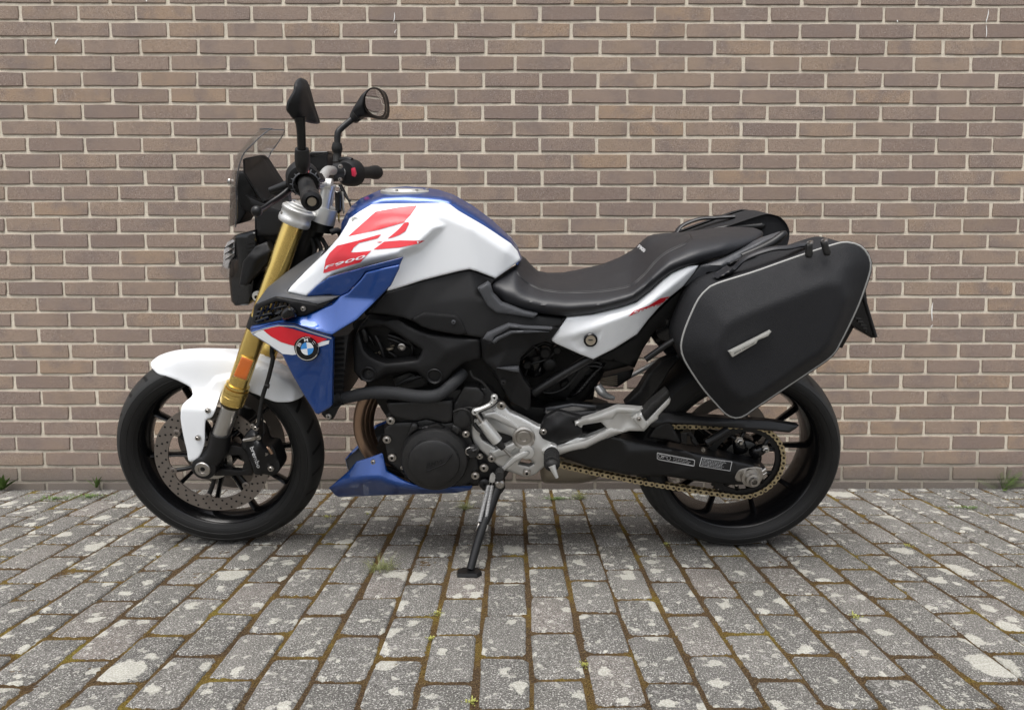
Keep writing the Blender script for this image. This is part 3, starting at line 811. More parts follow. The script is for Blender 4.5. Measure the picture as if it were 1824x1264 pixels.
# grit, crumbs and dry bits lying in the corner between wall and paving and over the joints
gb = bmesh.new(); rg = random.Random(77)
for k in range(2600):
    x = rg.uniform(-1.95, 2.1); y = -abs(rg.gauss(0, .016)) if k < 1700 else rg.uniform(-1.4, 0); sz = rg.uniform(.0009, .0032) * (1 if k < 1700 else .8)
    p = [Vector((rg.uniform(-1, 1), rg.uniform(-1, 1), rg.uniform(-.5, .8))) * sz for _ in range(4)]
    vs = [gb.verts.new(Vector((x, y, .0018)) + q) for q in p]
    for a, b, c in ((0, 1, 2), (0, 2, 3), (0, 3, 1), (1, 3, 2)): gb.faces.new((vs[a], vs[b], vs[c]))
o = link('grit', to_me(gb), 'paver', smooth=False); o['kind'] = 'stuff'

# ================================================================== MOTORCYCLE
bike = thing('motorcycle', (0, 0, 0), 'white, blue and red naked motorcycle with gold fork, parked leaning on its side stand', 'motorcycle')
W = 'w'
def arc_pts(cx, cz, r, a0, a1, n, y=0):
    return [Vector((cx + r * cos(a0 + (a1 - a0) * k / n), y, cz + r * sin(a0 + (a1 - a0) * k / n))) for k in range(n + 1)]
UF, UR, RW = -.775, .715, .295

# ---- wheels
def wheel(name, ux, hw, tmat, spoke_pairs, rot0, label):
    c = Vector((ux, 0, RW)); k = hw / .06
    # rim barrel and hub = the wheel part
    lip = hw * .80
    bm = bmesh.new()
    prof = [(.232, lip), (.234, lip - .004), (.226, lip - .008), (.219, lip - .02), (.212, lip * .35), (.212, -lip * .35), (.219, -lip + .02), (.226, -lip + .008), (.234, -lip + .004), (.232, -lip),
            (.224, -lip), (.217, -lip + .006), (.211, -lip + .020), (.204, -lip * .3), (.204, lip * .3), (.211, lip - .020), (.217, lip - .006), (.224, lip)]
    lathe_bm(bm, prof, c, AX, 96, closed_prof=True)
    o = link(name, to_me(bm), 'gloss', bike, origin=c, smooth=40)
    o['label'] = label
    # tyre
    H = hw
    pr = [(.220, .76), (.228, .90), (.238, .975), (.249, 1.0), (.259, .985), (.266, .94), (.273, .84), (.2795, .70), (.2855, .52), (.2905, .33), (.2938, .16), (.295, 0)]
    pr = [(r, w * H) for r, w in pr]; pr = pr + [(r, -w) for r, w in pr[-2::-1]]
    lathe('tyre', pr, c, AX, tmat, o, n=128, origin=c, sharp=60)
    for rr, ww in ((.2625, .965), (.2445, .993), (.2285, .905)):
        for sg in (1, -1):
            bm = bmesh.new(); n = 96; rings = []
            for k in range(n):
                a = 2 * pi * k / n; d = Vector((cos(a), 0, sin(a))); q = c + d * rr + Vector((0, -sg * ww * H, 0))
                rings.append([bm.verts.new(q + d * dx + Vector((0, -sg * dy, 0))) for dx, dy in ((-.0012, -.0004), (0, .0011), (.0012, -.0004))])
            for k in range(n):
                a_, b_ = rings[k], rings[(k + 1) % n]
                for j in range(2): bm.faces.new((a_[j], a_[j + 1], b_[j + 1], b_[j]))
            link('moulded_ring', to_me(bm), 'rubber', o, smooth=80)
    # spokes
    for q in range(5):
        for s in (-1, 1):
            a = rot0 + q * 2 * pi / 5 + s * .115; b = rot0 + q * 2 * pi / 5 + s * .30
            bm = bmesh.new()
            A = c + Vector((cos(a) * .050, 0, sin(a) * .050)); B = c + Vector((cos(b) * .208, 0, sin(b) * .208))
            mid = A.lerp(B, .5)
            sweep(bm, [A, mid, B], [.010, .0062, .0080], 8, 2, True, 1.0, (0, 1, 0))
            for v in bm.verts: v.co.y *= 2.2
            link('spoke', to_me(bm), 'gloss', o, smooth=50)
    lathe('hub', [(0, -.05), (.030, -.05), (.045, -.035), (.052, -.02), (.052, .02), (.045, .035), (.030, .05), (0, .05)], c, AX, 'gloss', o, n=32)
    return o, c
fw, FC = wheel('wheel', UF, .060, 'tyre_f', 5, 1.02, 'front wheel with thin black spokes and two brake discs')
rw, RC = wheel('wheel', UR, .092, 'tyre_r', 5, .35, 'rear wheel with wide tyre, sprocket and chain')
# ---- brake discs
def disc(parent, c, w, ro, ri, nb, label=None, holes=True, mat='disc', a0=0.3):
    bm = bmesh.new(); n = 120; th = .0045
    def rin(a):
        k = cos(nb * (a - a0)); return ri - .012 * max(0, k) ** 6
    rings = []
    for i in range(n):
        a = 2 * pi * i / n; d = Vector((cos(a), 0, sin(a)))
        rings.append([bm.verts.new(c + d * r + Vector((0, -w + y, 0))) for r, y in ((rin(a), 0), (ro, 0), (ro, th), (rin(a), th))])
    for i in range(n):
        a, b = rings[i], rings[(i + 1) % n]
        for j in range(4): bm.faces.new((a[j], a[(j + 1) % 4], b[(j + 1) % 4], b[j]))
    d = link('brake_disc', to_me(bm), mat, parent, smooth=40)
    if label: d['label'] = label
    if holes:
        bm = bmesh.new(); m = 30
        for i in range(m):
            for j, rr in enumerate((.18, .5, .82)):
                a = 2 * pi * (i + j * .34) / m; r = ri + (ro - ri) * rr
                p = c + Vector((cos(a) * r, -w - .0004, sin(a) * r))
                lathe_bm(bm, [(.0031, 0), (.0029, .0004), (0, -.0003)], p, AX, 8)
        h = link('dark_hole_dots', to_me(bm), 'dark', parent); h['kind'] = 'stuff'  # dark dots on the surface stand for the shade in drilled holes
    for i in range(nb):
        a = a0 + 2 * pi * i / nb; p = c + Vector((cos(a) * (ri - .004), -w, sin(a) * (ri - .004)))
        lathe('rivet', [(.0105, -.002), (.0105, .0025), (.0085, .0035), (.004, .0035), (.0035, .001), (0, .001)], p, AX, 'disc', parent, n=16)
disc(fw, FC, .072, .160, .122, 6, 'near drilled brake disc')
disc(fw, FC, -.066, .160, .122, 6, 'far drilled brake disc', holes=False)
# disc carrier arms
for i in range(6):
    a = .3 + i * pi / 3; bm = bmesh.new()
    sweep(bm, [FC + Vector((cos(a) * .03, -.058, sin(a) * .03)), FC + Vector((cos(a + .12) * .07, -.062, sin(a + .12) * .07)), FC + Vector((cos(a) * .118, -.069, sin(a) * .118))], [.010, .006, .007], 8, 3)
    link('carrier_arm', to_me(bm), 'metal_black', fw, smooth=50)
lathe('toothed_ring', [(.044, 0), (.058, 0), (.058, .002), (.044, .002)], FC + Vector((0, -.074, 0)), AX, 'steel', fw, n=40)

# ---- fork
T0, T1 = (536, 360, .105), (392, 778, .105)
A3, B3 = L(*T0), L(*T1); FAX = (A3 - B3).normalized()
def on_fork(t, side=1):
    p = A3.lerp(B3, t); return Vector((p.x, p.y * side, p.z))
for s in (1, -1):
    f = lathe('fork_leg', [(.0, .0), (.0262, .0), (.0262, (A3 - B3).length * .72), (.0258, (A3 - B3).length * .722), (.0258, (A3 - B3).length * .765), (0, (A3 - B3).length * .767)], on_fork(.775, s), FAX, 'gold', bike, n=32,
              label='near gold fork leg' if s > 0 else 'far gold fork leg')
    for t, r, h in ((.815, .0320, .018), (.790, .0320, .012), (.77, .0305, .010)):
        lathe('collar', [(.0255, 0), (r, .001), (r, h - .001), (.0255, h)], on_fork(t, s), FAX, 'gold', f, n=32)
    lathe('dust_seal', [(.0, 0), (.0312, 0), (.0322, .004), (.0322, .022), (.028, .026)], on_fork(.84, s), FAX, 'gold', f, n=32)
    lathe('fork_tube', [(.0, 0), (.0225, 0), (.0225, .11), (0, .11)], on_fork(1.02, s), FAX, 'tube_steel', bike, n=28)
    # top of the leg
    lathe('fork_cap', [(.0265, -.004), (.0265, .002), (.022, .004), (.020, -.001), (.014, -.001), (.013, .005), (0, .005)], on_fork(0.01, s), FAX, 'alu', f, n=28)
    ax_pt = FC + Vector((0, -.105 * s, 0))
    bm = bmesh.new()
    lo = on_fork(1.0, s) + FAX * .012
    sweep(bm, [lo, lo.lerp(ax_pt, .55) + Vector((.010, 0, 0)), ax_pt + Vector((.006, 0, .012))], [.0285, .0295, .030], 20, 4)
    lathe_bm(bm, [(0, -.028), (.033, -.028), (.033, .022), (.028, .026), (0, .026)], ax_pt, AX * s, 24)
    link('fork_foot', to_me(bm), 'metal_black', bike, smooth=50)
p = FC + Vector((0, -.131, 0))
lathe('axle_end', [(.021, -.002), (.021, .004), (.019, .006), (.012, .006), (.011, .002), (0, .002)], p, AX, 'steel', bike, n=24)
lathe('axle_socket', [(.0065, .0022), (.0065, .0028), (0, .0028)], p, AX, 'dark', bike, n=12)
lathe('axle', [(0, -.105), (.012, -.105), (.012, .105), (0, .105)], FC, AX, 'steel', bike, n=16)
# fork foot brackets
plate('caliper_bracket', z3([(640, 600), (700, 640), (760, 640), (830, 660), (860, 770), (860, 818), (640, 822), (600, 790), (690, 780), (800, 790), (815, 740), (780, 700), (720, 700), (690, 730), (680, 770), (620, 770)]), .100, .016, 'metal_black', bike)
# ---- brake caliper
cal = skin('brake_caliper', spline2(z3([(835, 560), (870, 540), (910, 575), (935, 640), (985, 650), (1010, 705), (1028, 760), (1018, 800), (985, 818), (930, 812), (880, 815), (860, 760), (835, 700), (800, 650), (805, 610)]), 4),
     z3([(820, 600, .108), (900, 640, .138), (870, 720, .140), (900, 790, .130), (1000, 800, .105), (1010, 720, .100), (940, 600, .108), (860, 550, .105), (820, 680, .112)]), 'metal_black', bike, thick=.06, cell=4, rnd=3, rdepth=.005, blur=3)
text_decal('caliper_lettering', 'brembo', z3([(848, 655)])[0], z3([(893, 778)])[0], 7.6, cal, 'silver_print', off=.0012, weight=.012)
plate('brake_pad_plate', z3([(805, 608), (880, 588), (888, 612), (810, 622)]), .130, .02, 'steel', bike, rnd=1)
for q in ((882, 540, .115, .006), (972, 780, .118, .0065), (944, 692, .118, .0045), (900, 597, .125, .005), (863, 527, .112, .005)):
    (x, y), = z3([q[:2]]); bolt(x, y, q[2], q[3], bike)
tube('brake_pin', z3([(935, 655, .112), (960, 660, .112), (980, 690, .110)]), .005, 'header', bike, n=8)
# brake hose
tube('brake_hose', [(486, 600, .09), (484, 630, .095), *z3([(985, 130, .10), (960, 240, .105), (925, 350, .108), (908, 440, .110), (900, 510, .112), (885, 535, .113)])], .0056, 'rubber', bike, n=10)
tube('hose_clip', z3([(940, 288, .108), (962, 292, .108)]), .007, 'dark', bike, n=8, smooth=0)
tube('sensor_cable', z3([(990, 90, .088), (975, 180, .09), (948, 300, .10), (915, 420, .105), (935, 560, .10), (900, 595, .1)]), .0026, 'rubber', bike, n=8)

# ---- front mudguard
fo = z3([(260, 162), (288, 126), (330, 102), (410, 79), (500, 69), (600, 66), (700, 72), (810, 92), (930, 141), (1010, 176), (1086, 212), (1138, 266), (1174, 335), (1110, 378), (1040, 386), (985, 380), (900, 345), (850, 325), (800, 290), (715, 285), (690, 310), (665, 370), (642, 440), (622, 475), (590, 492), (583, 540), (580, 630), (545, 715), (490, 735), (475, 670), (458, 600), (440, 500), (440, 440), (455, 395), (505, 350), (508, 325), (495, 298), (430, 262), (380, 242), (300, 215)])
fc = Strips([z3(l) for l in (
    [(260, 162, .0), (288, 126, -.018), (330, 102, -.028), (410, 79, -.034), (500, 68, -.036), (700, 70, -.036), (810, 90, -.034), (930, 139, -.032), (1010, 174, -.03), (1086, 210, -.024), (1138, 266, -.012), (1174, 335, 0)],
    [(260, 163, .003), (288, 132, -.004), (330, 108, -.006), (410, 87, -.006), (500, 77, -.006), (700, 79, -.006), (810, 99, -.006), (930, 149, -.006), (1010, 184, -.006), (1086, 219, -.004), (1138, 270, .0), (1174, 335.5, .003)],
    [(260, 165, .006), (330, 122, .020), (410, 101, .024), (500, 91, .026), (700, 95, .027), (810, 115, .027), (930, 165, .027), (1010, 204, .026), (1086, 246, .020), (1174, 336, .006)],
    [(260, 168, .012), (330, 150, .044), (420, 124, .052), (520, 110, .055), (700, 118, .056), (810, 140, .057), (930, 190, .057), (1030, 238, .052), (1120, 300, .034), (1174, 336, .012)],
    [(260, 172, .016), (300, 215, .052), (380, 242, .064), (430, 262, .067), (495, 298, .072), (600, 330, .075), (715, 330, .075), (850, 330, .075), (900, 345, .075), (985, 382, .075), (1110, 380, .058), (1174, 340, .018)],
    [(260, 440, .112), (450, 440, .112), (640, 440, .112), (1174, 640, .11)], [(260, 740, .118), (1174, 740, .118)])], blur=2.5, smooth=True,
    reliefs=[(z3([(430, 300), (575, 318), (640, 235), (760, 215), (860, 300), (760, 400), (700, 450), (640, 800), (420, 800), (400, 440)]), .010, 7)])
fend = skin('mudguard', spline2(fo, 3.5), fc, 'white', bike, drop=.010, cell=4, rnd=3, rdepth=.003, thick=.004, mirror=True)
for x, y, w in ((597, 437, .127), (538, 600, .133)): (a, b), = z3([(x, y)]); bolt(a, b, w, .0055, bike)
# orange side reflector
skin('reflector', z3([(800, 115), (868, 142), (826, 256), (750, 232)]), .139, 'orange', bike, thick=.010, cell=5, rnd=2, rdepth=.002)
skin('reflector_frame', z3([(796, 109), (875, 139), (830, 262), (743, 235)]), .136, 'gold', bike, thick=.008, cell=6, rnd=1.5, rdepth=.001)

# ---- yokes and steering
bm = bmesh.new()
for s in (1, -1):
    lathe_bm(bm, [(.028, -.026), (.0375, -.026), (.0395, -.022), (.0395, -.012), (.0375, -.010), (.0375, .004), (.0395, .006), (.0395, .012), (.036, .015), (.032, .015), (.032, .019), (.0265, .021), (.0265, .014)], on_fork(.045, s), FAX, 36)
c0 = on_fork(.045, 1); c0.y = 0
sweep(bm, [on_fork(.045, 1) - FAX * .010, c0 + Vector((.02, 0, 0)) - FAX * .010, on_fork(.045, -1) - FAX * .010], [.017, .034, .017], 12, 4, True, .45, (1, 0, 0))
yk = link('top_yoke', to_me(bm), 'alu', bike, smooth=45)
(x, y), = z1([(528, 1098)]); bolt(x, y, .128, .006, yk)
bm = bmesh.new()
for s in (1, -1): lathe_bm(bm, [(.0255, -.018), (.0280, -.018), (.0280, .016), (.0255, .016)], on_fork(.49, s), FAX, 24)
c1 = on_fork(.50, 1); c1.y = 0
sweep(bm, [on_fork(.50, 1), c1 + Vector((.02, 0, 0)), on_fork(.50, -1)], [.022, .034, .022], 12, 4, True, .8, (1, 0, 0))
link('lower_yoke', to_me(bm), 'metal_black', bike, smooth=45)
tube('steering_head', [(566, 395, .0), (548, 440, 0), (520, 520, 0)], .026, 'metal_black', bike, n=24)
tube('stem_nut', z1([(850, 1040, .0), (836, 1100, 0)]), .026, 'alu', bike, n=24, smooth=0)
tube('stem_collar', z1([(846, 1050, .03), (815, 1160, .03)]), [.030, .033], 'alu', bike, n=24, smooth=0)
tube('stem_bearing', z1([(818, 1160, .02), (805, 1225, .02)]), .031, 'metal_black', bike, n=24, smooth=0)
tube('bar_riser', z1([(866, 880, .035), (850, 940, .035), (826, 1050, .035), (815, 1090, .035)]), [.0145, .015, .017, .020], 'alu', bike, n=18)
tube('bar_riser', z1([(880, 875, -.045), (868, 930, -.045), (850, 1030, -.045)]), [.0145, .015, .017], 'alu', bike, n=18)
tube('bar_clamp', z1([(832, 880, .035), (892, 884, .035)]), .0165, 'alu', bike, n=16, smooth=0)
# handlebar
tube('handlebar', [(545, 326, .275), *z1([(725, 880, .21), (770, 875, .13), (808, 868, .06), (822, 830, .0), (846, 786, -.06), (880, 772, -.12), (930, 785, -.20)]), (628, 307, -.26)], .0125, 'alu', bike, n=18, smooth=5)
# near grip and switchgear
g0, g1 = L(544, 325, .285), L(555.6, 359.5, .405)
ga = (g1 - g0).normalized()
lathe('grip', [(0, 0), (.017, 0), (.0185, .004), (.0175, .02), (.0180, .07), (.0205, .10), (.021, .122), (.0185, .128), (0, .128)], g0, ga, 'rubber', bike, n=28, label='near rubber handlebar grip')
lathe('bar_end', [(.0205, 0), (.0215, .004), (.0205, .013), (.014, .017), (.0125, .012), (.008, .010), (.0075, .014), (0, .014)], g0 + ga * .118, ga, 'metal_black', bike, n=28)
lathe('bar_end_plug', [(.0095, .012), (.009, .0145), (0, .0150)], g0 + ga * .118, ga, 'muffler', bike, n=16)
sg = lathe('switch_housing', [(0, -.055), (.024, -.055), (.030, -.045), (.036, -.02), (.037, .0), (.034, .012), (.025, .016), (.018, .016)], g0 + Vector((-.004, 0, .006)), ga, 'plastic', bike, n=24, label='near switch housing')
for k in range(16):
    a = k * 2 * pi / 16; u = ga.cross(Vector((0, 0, 1))).normalized(); v = ga.cross(u); bm = bmesh.new()
    sweep(bm, [g0 + ga * .010 + (u * cos(a) + v * sin(a)) * .0335, g0 + ga * .017 + (u * cos(a) + v * sin(a)) * .0255], .0014, 6, 0); link('housing_rib', to_me(bm), 'grey_plastic', sg)
lathe('housing_ring', [(.0275, 0), (.0295, .002), (.0275, .004)], g0 + ga * .015, ga, 'grey_plastic', sg, n=28)
tube('switch', z1([(672, 770, .335), (712, 766, .335)]), .0070, 'redbtn', sg, n=10, smooth=0, label='red switch')
plate('switch_cluster', z1([(585, 780), (640, 765), (700, 790), (770, 800), (800, 850), (790, 870), (700, 830), (600, 850)]), .29, .05, 'plastic', bike)
# clutch lever + perch
tube('clutch_lever', z1([(590, 900, .27), (560, 930, .285), (500, 975, .30), (430, 1020, .32), (372, 1062, .35), (330, 1080, .375)]), [.010, .010, .0085, .0075, .007, .0075], 'metal_black', bike, n=12, flat=.7)
p = L(*z1([(326, 1080, .378)])[0]); bm = bmesh.new(); bmesh.ops.create_uvsphere(bm, u_segments=16, v_segments=10, radius=.0115, matrix=Matrix.Translation(p)); link('lever_ball', to_me(bm), 'metal_black', bike)
plate('lever_perch', z1([(420, 915), (470, 890), (540, 862), (600, 870), (600, 930), (520, 940), (470, 965), (425, 950)]), .27, .04, 'metal_black', bike)
tube('adjuster', z1([(425, 925, .28), (560, 880, .28)]), [.007, .010], 'metal_black', bike, n=10, smooth=0)
plate('lever_bracket', z1([(455, 935), (500, 920), (560, 930), (570, 1010), (520, 1000), (470, 985)]), .26, .02, 'grey_plastic', bike)
# far grip and switchgear
h0, h1 = L(632, 308, -.262), L(674, 307, -.405); ha = (h1 - h0).normalized()
lathe('grip', [(0, 0), (.017, 0), (.0185, .004), (.0172, .02), (.0175, .10), (.0205, .112), (.0215, .135), (.0185, .146), (0, .146)], h0, ha, 'rubber', bike, n=24, label='far rubber handlebar grip')
lathe('switch_housing', [(0, -.045), (.030, -.045), (.038, -.03), (.039, .005), (.031, .014), (.018, .016)], h0 + Vector((-.006, 0, 0)), ha, 'plastic', bike, n=24, label='far switch housing')
tube('bar_clamp', z1([(875, 790, -.17), (955, 785, -.19)]), .026, 'metal_black', bike, n=20, smooth=0)
for q in ((952, 745), (950, 842)): (x, y), = z1([q]); bolt(x, y, -.14, .0045, bike)
plate('switch', z1([(1035, 760), (1058, 752), (1072, 800), (1060, 822), (1040, 815)]), -.200, .012, 'redbtn', bike, label='far red start switch')
tube('brake_lever', z1([(1040, 700, -.24), (1000, 690, -.25), (930, 700, -.28)]), .008, 'metal_black', bike, n=10)
# brake fluid reservoir
rs = skin('brake_fluid_reservoir', z1([(703, 655), (745, 640), (850, 636), (864, 655), (862, 745), (800, 790), (735, 785), (706, 720)]), -.10, 'metal_black', bike, thick=.05, cell=5, rnd=4, rdepth=.01)
skin('reservoir_lid', z1([(700, 652), (745, 632), (855, 630), (868, 650), (745, 672), (703, 668)]), -.097, 'gloss', rs, thick=.055, cell=5, rnd=2, rdepth=.003)
# mirrors
def mirror_near():
    m_ = skin('mirror', spline2(z1([(655, 78), (680, 92), (700, 130), (718, 190), (742, 280), (765, 350), (783, 415), (760, 424), (720, 418), (660, 402), (600, 388), (572, 355), (547, 322), (552, 265), (575, 220), (600, 175), (606, 130), (625, 95)]), 4),
         z1([(655, 78, .365), (783, 422, .335), (700, 130, .350), (742, 280, .342), (620, 105, .395), (548, 325, .415), (600, 390, .405), (552, 265, .420), (598, 185, .418), (660, 150, .402), (650, 260, .412), (665, 410, .385), (720, 420, .355)]), 'plastic', bike, thick=.02, cell=4, rnd=4, rdepth=.012, blur=7, label='near mirror seen from behind its shell')
    return m_
mn = mirror_near()
tube('mirror_stalk', z1([(648, 372, .390), (655, 430, .388), (660, 500, .385), (664, 620, .375)]), [.013, .0095, .0088, .0088], 'gloss', bike, n=16)
tube('mirror_boot', z1([(664, 612, .375), (668, 660, .37), (670, 720, .365), (672, 765, .35)]), [.0135, .0155, .0155, .012], 'rubber', bike, n=16)
mf = skin('mirror', spline2(z1([(1195, 150), (1245, 158), (1285, 200), (1303, 280), (1301, 350), (1282, 385), (1230, 388), (1170, 376), (1115, 372), (1075, 395), (1048, 416), (1020, 388), (1040, 322), (1075, 265), (1110, 210), (1155, 168)]), 4),
     z1([(1195, 150, -.345), (1300, 250, -.435), (1303, 350, -.438), (1282, 385, -.42), (1230, 388, -.375), (1140, 370, -.300), (1030, 400, -.30), (1040, 320, -.30), (1140, 190, -.300), (1120, 280, -.290), (1240, 270, -.385), (1180, 270, -.332)]), 'plastic', bike, thick=.05, cell=4, rnd=4, rdepth=.012, blur=4, label='far mirror showing its glass')
# glass faces the rider: tilted plane
go = spline2(z1([(1196, 163), (1235, 172), (1268, 222), (1286, 300), (1272, 358), (1230, 366), (1180, 340), (1146, 290), (1143, 225), (1165, 180)]), 4)
skin('mirror_glass', go, z1([(1130, 160, -.276), (1300, 160, -.416), (1300, 380, -.416), (1130, 380, -.276)]), 'mirror', mf, thick=.003, cell=8, rnd=0, blur=0)
skin('mirror_bezel', spline2(z1([(1195, 153), (1243, 161), (1280, 204), (1299, 285), (1296, 350), (1278, 378), (1230, 380), (1168, 352), (1136, 300), (1132, 220), (1160, 172)]), 4), z1([(1130, 160, -.280), (1300, 160, -.422), (1300, 380, -.422), (1130, 380, -.280)]), 'gloss', mf, thick=.012, cell=6, rnd=3, rdepth=.002, blur=0)
tube('mirror_stalk', z1([(1075, 360, -.31), (1045, 385, -.31)]), [.019, .013], 'rubber', bike, n=16, smooth=0)
tube('mirror_stalk', z1([(1050, 385, -.31), (1000, 425, -.30), (950, 470, -.29), (934, 500, -.285), (930, 575, -.28)]), [.0095, .0088, .009, .0095, .009], 'metal_black', bike, n=16, smooth=5)
tube('mirror_boot', z1([(930, 565, -.28), (929, 610, -.28), (928, 655, -.28), (926, 720, -.27)]), [.0125, .0165, .0125, .013], 'rubber', bike, n=16)
# dashboard
ds = skin('dashboard', z1([(222, 690), (243, 680), (350, 660), (388, 682), (505, 862), (500, 895), (410, 1000), (365, 1015), (330, 960), (225, 790)]),
     z1([(222, 690, .105), (243, 680, .085), (350, 660, -.02), (388, 682, -.06), (505, 862, -.06), (400, 1000, .07), (365, 1015, .09), (225, 790, .105)]), 'plastic', bike, thick=.03, cell=5, rnd=3, rdepth=.006, blur=2)
decal('display', z1([(240, 694), (350, 668), (384, 688), (498, 864), (402, 990), (366, 1002), (240, 790)]), ds, 'metal_black', off=.0012)
plate('dashboard_bracket', z1([(165, 780), (230, 790), (330, 980), (300, 1110), (200, 1050), (160, 900)]), .06, .10, 'dark', bike)
plate('dashboard_bracket', z1([(235, 960), (330, 1000), (420, 1040), (520, 1080), (520, 1264), (330, 1264), (330, 1090)]), .085, .14, 'plastic', bike)
# windscreen
scr = bmesh.new()
def screen(bm, t):
    rows = [((112, 1190), .0, .075), ((126, 1020), .0, .085), ((124, 900), -.0, .095), ((140, 780), 0, .098), ((160, 700), 0, .098), ((186, 640), 0, .096), ((240, 580), 0, .090), ((300, 518), 0, .078), ((345, 476), 0, .062), ((368, 462), 0, .045)]
    grid = []
    for (x, y), w0, hw_ in rows:
        (px, py), = z1([(x, y)]); base = L(px, py, hw_ * .55); line = []
        for k in range(-6, 7):
            s = k / 6; yy = s * hw_; q = Vector((base.x + .045 * (s * s - .30) + t, -yy, base.z)); line.append(bm.verts.new(q))
        grid.append(line)
    for a, b in zip(grid, grid[1:]):
        for k in range(12): bm.faces.new((a[k], a[k + 1], b[k + 1], b[k]))
screen(scr, 0)
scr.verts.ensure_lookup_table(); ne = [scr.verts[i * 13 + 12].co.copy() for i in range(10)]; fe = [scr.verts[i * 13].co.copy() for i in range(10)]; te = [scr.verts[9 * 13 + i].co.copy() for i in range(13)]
bmesh.ops.recalc_face_normals(scr, faces=scr.faces)
bmesh.ops.solidify(scr, geom=scr.faces[:], thickness=.003)
link('windscreen', to_me(scr), 'glass', bike, smooth=50)
for e_ in (ne, fe, te): tube('screen_edge_line', e_, .0013, 'grey_plastic', bike, n=6, smooth=2)  # grey tubes added to draw the edge lines and highlights of the screen
(x, y), = z1([(125, 858)]); lathe('screen_screw', [(.008, 0), (.008, .004), (.004, .007), (0, .007)], L(x, y, .05), (-1, -.3, .2), 'steel', bike, n=14)
skin('screen_base', z1([(130, 905), (200, 860), (240, 1050), (250, 1090), (200, 1170), (120, 1195)]), .04, 'plastic', bike, thick=.08, cell=6, rnd=3)
# headlamp
hl = skin('headlamp', z2([(95, 165), (130, 128), (248, 98), (262, 180), (240, 420), (222, 530), (205, 545), (130, 548), (105, 520), (92, 380), (100, 250)]),
     z2([(95, 165, .02), (130, 128, .06), (248, 98, .085), (240, 420, .085), (205, 545, .07), (105, 520, .03), (92, 380, .02), (160, 300, .075)]), 'gloss', bike, thick=.14, cell=6, rnd=4, rdepth=.01, blur=5)
skin('lamp_lens', z2([(72, 215), (88, 165), (134, 135), (128, 250), (105, 285), (96, 300), (98, 380), (70, 390), (38, 345), (55, 300)]), z2([(38, 340, .0), (72, 200, .015), (134, 135, .068), (128, 250, .070), (98, 390, .045)]), 'glass', hl, thick=.10, cell=5, rnd=4, rdepth=.01, blur=3)
skin('lamp_reflector', z2([(62, 215), (82, 172), (128, 145), (124, 240), (98, 285), (84, 330), (56, 320)]), z2([(56, 320, -.012), (62, 215, -.002), (82, 172, .006), (128, 145, .056), (124, 240, .058), (90, 330, .02)]), 'lamp_silver', hl, thick=.04, cell=5, rnd=2)
for k in range(3): plate('lamp_divider', z2([(64 + k * 3, 205 + k * 34), (124, 168 + k * 34), (124, 173 + k * 34), (64 + k * 3, 211 + k * 34)]), .052, .05, 'gloss', hl, rnd=0)
for k in range(3):
    y = 195 + k * 22; plate('cooling_fin', z2([(195, y - 20), (245, y - 34), (247, y - 22), (198, y - 10)]), .088, .02, 'plastic', hl, rnd=1)
skin('headlamp_side_cover', z2([(205, 250), (250, 195), (318, 166), (344, 222), (325, 290), (192, 430), (152, 430), (176, 285)]),
     z2([(205, 250, .118), (318, 166, .105), (344, 222, .115), (192, 430, .10), (152, 430, .095), (176, 285, .105), (250, 270, .125)]), 'plastic', bike, thick=.03, cell=5, rnd=3, rdepth=.005, blur=2)
plate('headlamp_bracket', z2([(245, 10), (400, 0), (440, 60), (400, 160), (340, 260), (330, 220), (320, 165), (248, 200)]), .06, .12, 'plastic', bike)
plate('cable_block', z2([(255, 420), (330, 300), (350, 330), (300, 470), (250, 540), (232, 500)]), .055, .09, 'dark', bike)
(x, y), = z2([(262, 492)]); bolt(x, y, .09, .011, bike, mat='alu', h=.01)

# ---- fuel tank (blue top)
tko = z5([(112, 420), (118, 330), (150, 262), (192, 200), (262, 142), (330, 112), (392, 84), (470, 62), (600, 50), (740, 60), (850, 76), (960, 112), (1100, 192), (1250, 302), (1400, 442), (1450, 530), (1475, 590), (1440, 640), (1300, 560), (1180, 430), (980, 290), (860, 250), (700, 250), (400, 260), (250, 330), (160, 430)])
tkc = Strips([z5(l) for l in (
    [(110, 420, .04), (118, 330, .035), (150, 262, .02), (192, 200, .0), (262, 142, -.01), (330, 112, -.02), (392, 84, -.03), (470, 62, -.04), (600, 50, -.045), (740, 60, -.04), (850, 76, -.035), (960, 112, -.03), (1100, 192, -.02), (1250, 302, -.015), (1400, 442, -.01), (1475, 590, 0)],
    [(110, 425, .06), (150, 330, .068), (190, 238, .073), (260, 190, .077), (345, 152, .080), (420, 130, .080), (600, 120, .080), (740, 130, .085), (880, 142, .088), (940, 155, .088), (1000, 190, .084), (1200, 312, .068), (1400, 457, .048), (1475, 592, .03)],
    [(110, 470, .105), (190, 300, .092), (345, 188, .090), (520, 182, .089), (700, 190, .095), (930, 185, .096), (1000, 240, .1), (1200, 360, .086), (1400, 490, .066), (1475, 615, .045)],
    [(110, 700, .10), (345, 300, .098), (700, 300, .10), (930, 300, .10), (1200, 480, .09), (1475, 700, .07)])], blur=4)
tank = skin('fuel_tank', tko, tkc, 'blue', bike, cell=5, rnd=2, rdepth=.001, thick=.003, mirror=True)
tank['label'] = 'metallic blue tank top with filler cap'
cap_c = L(*z5([(598, 84, -.005)])[0])
cap_ax = Vector((.02, 0, 1))
lathe('filler_cap', [(.064, -.03), (.064, .000), (.060, .0025), (.048, .003), (.046, .005), (.012, .006), (0, .006)], cap_c, cap_ax, 'badge', tank, n=40)
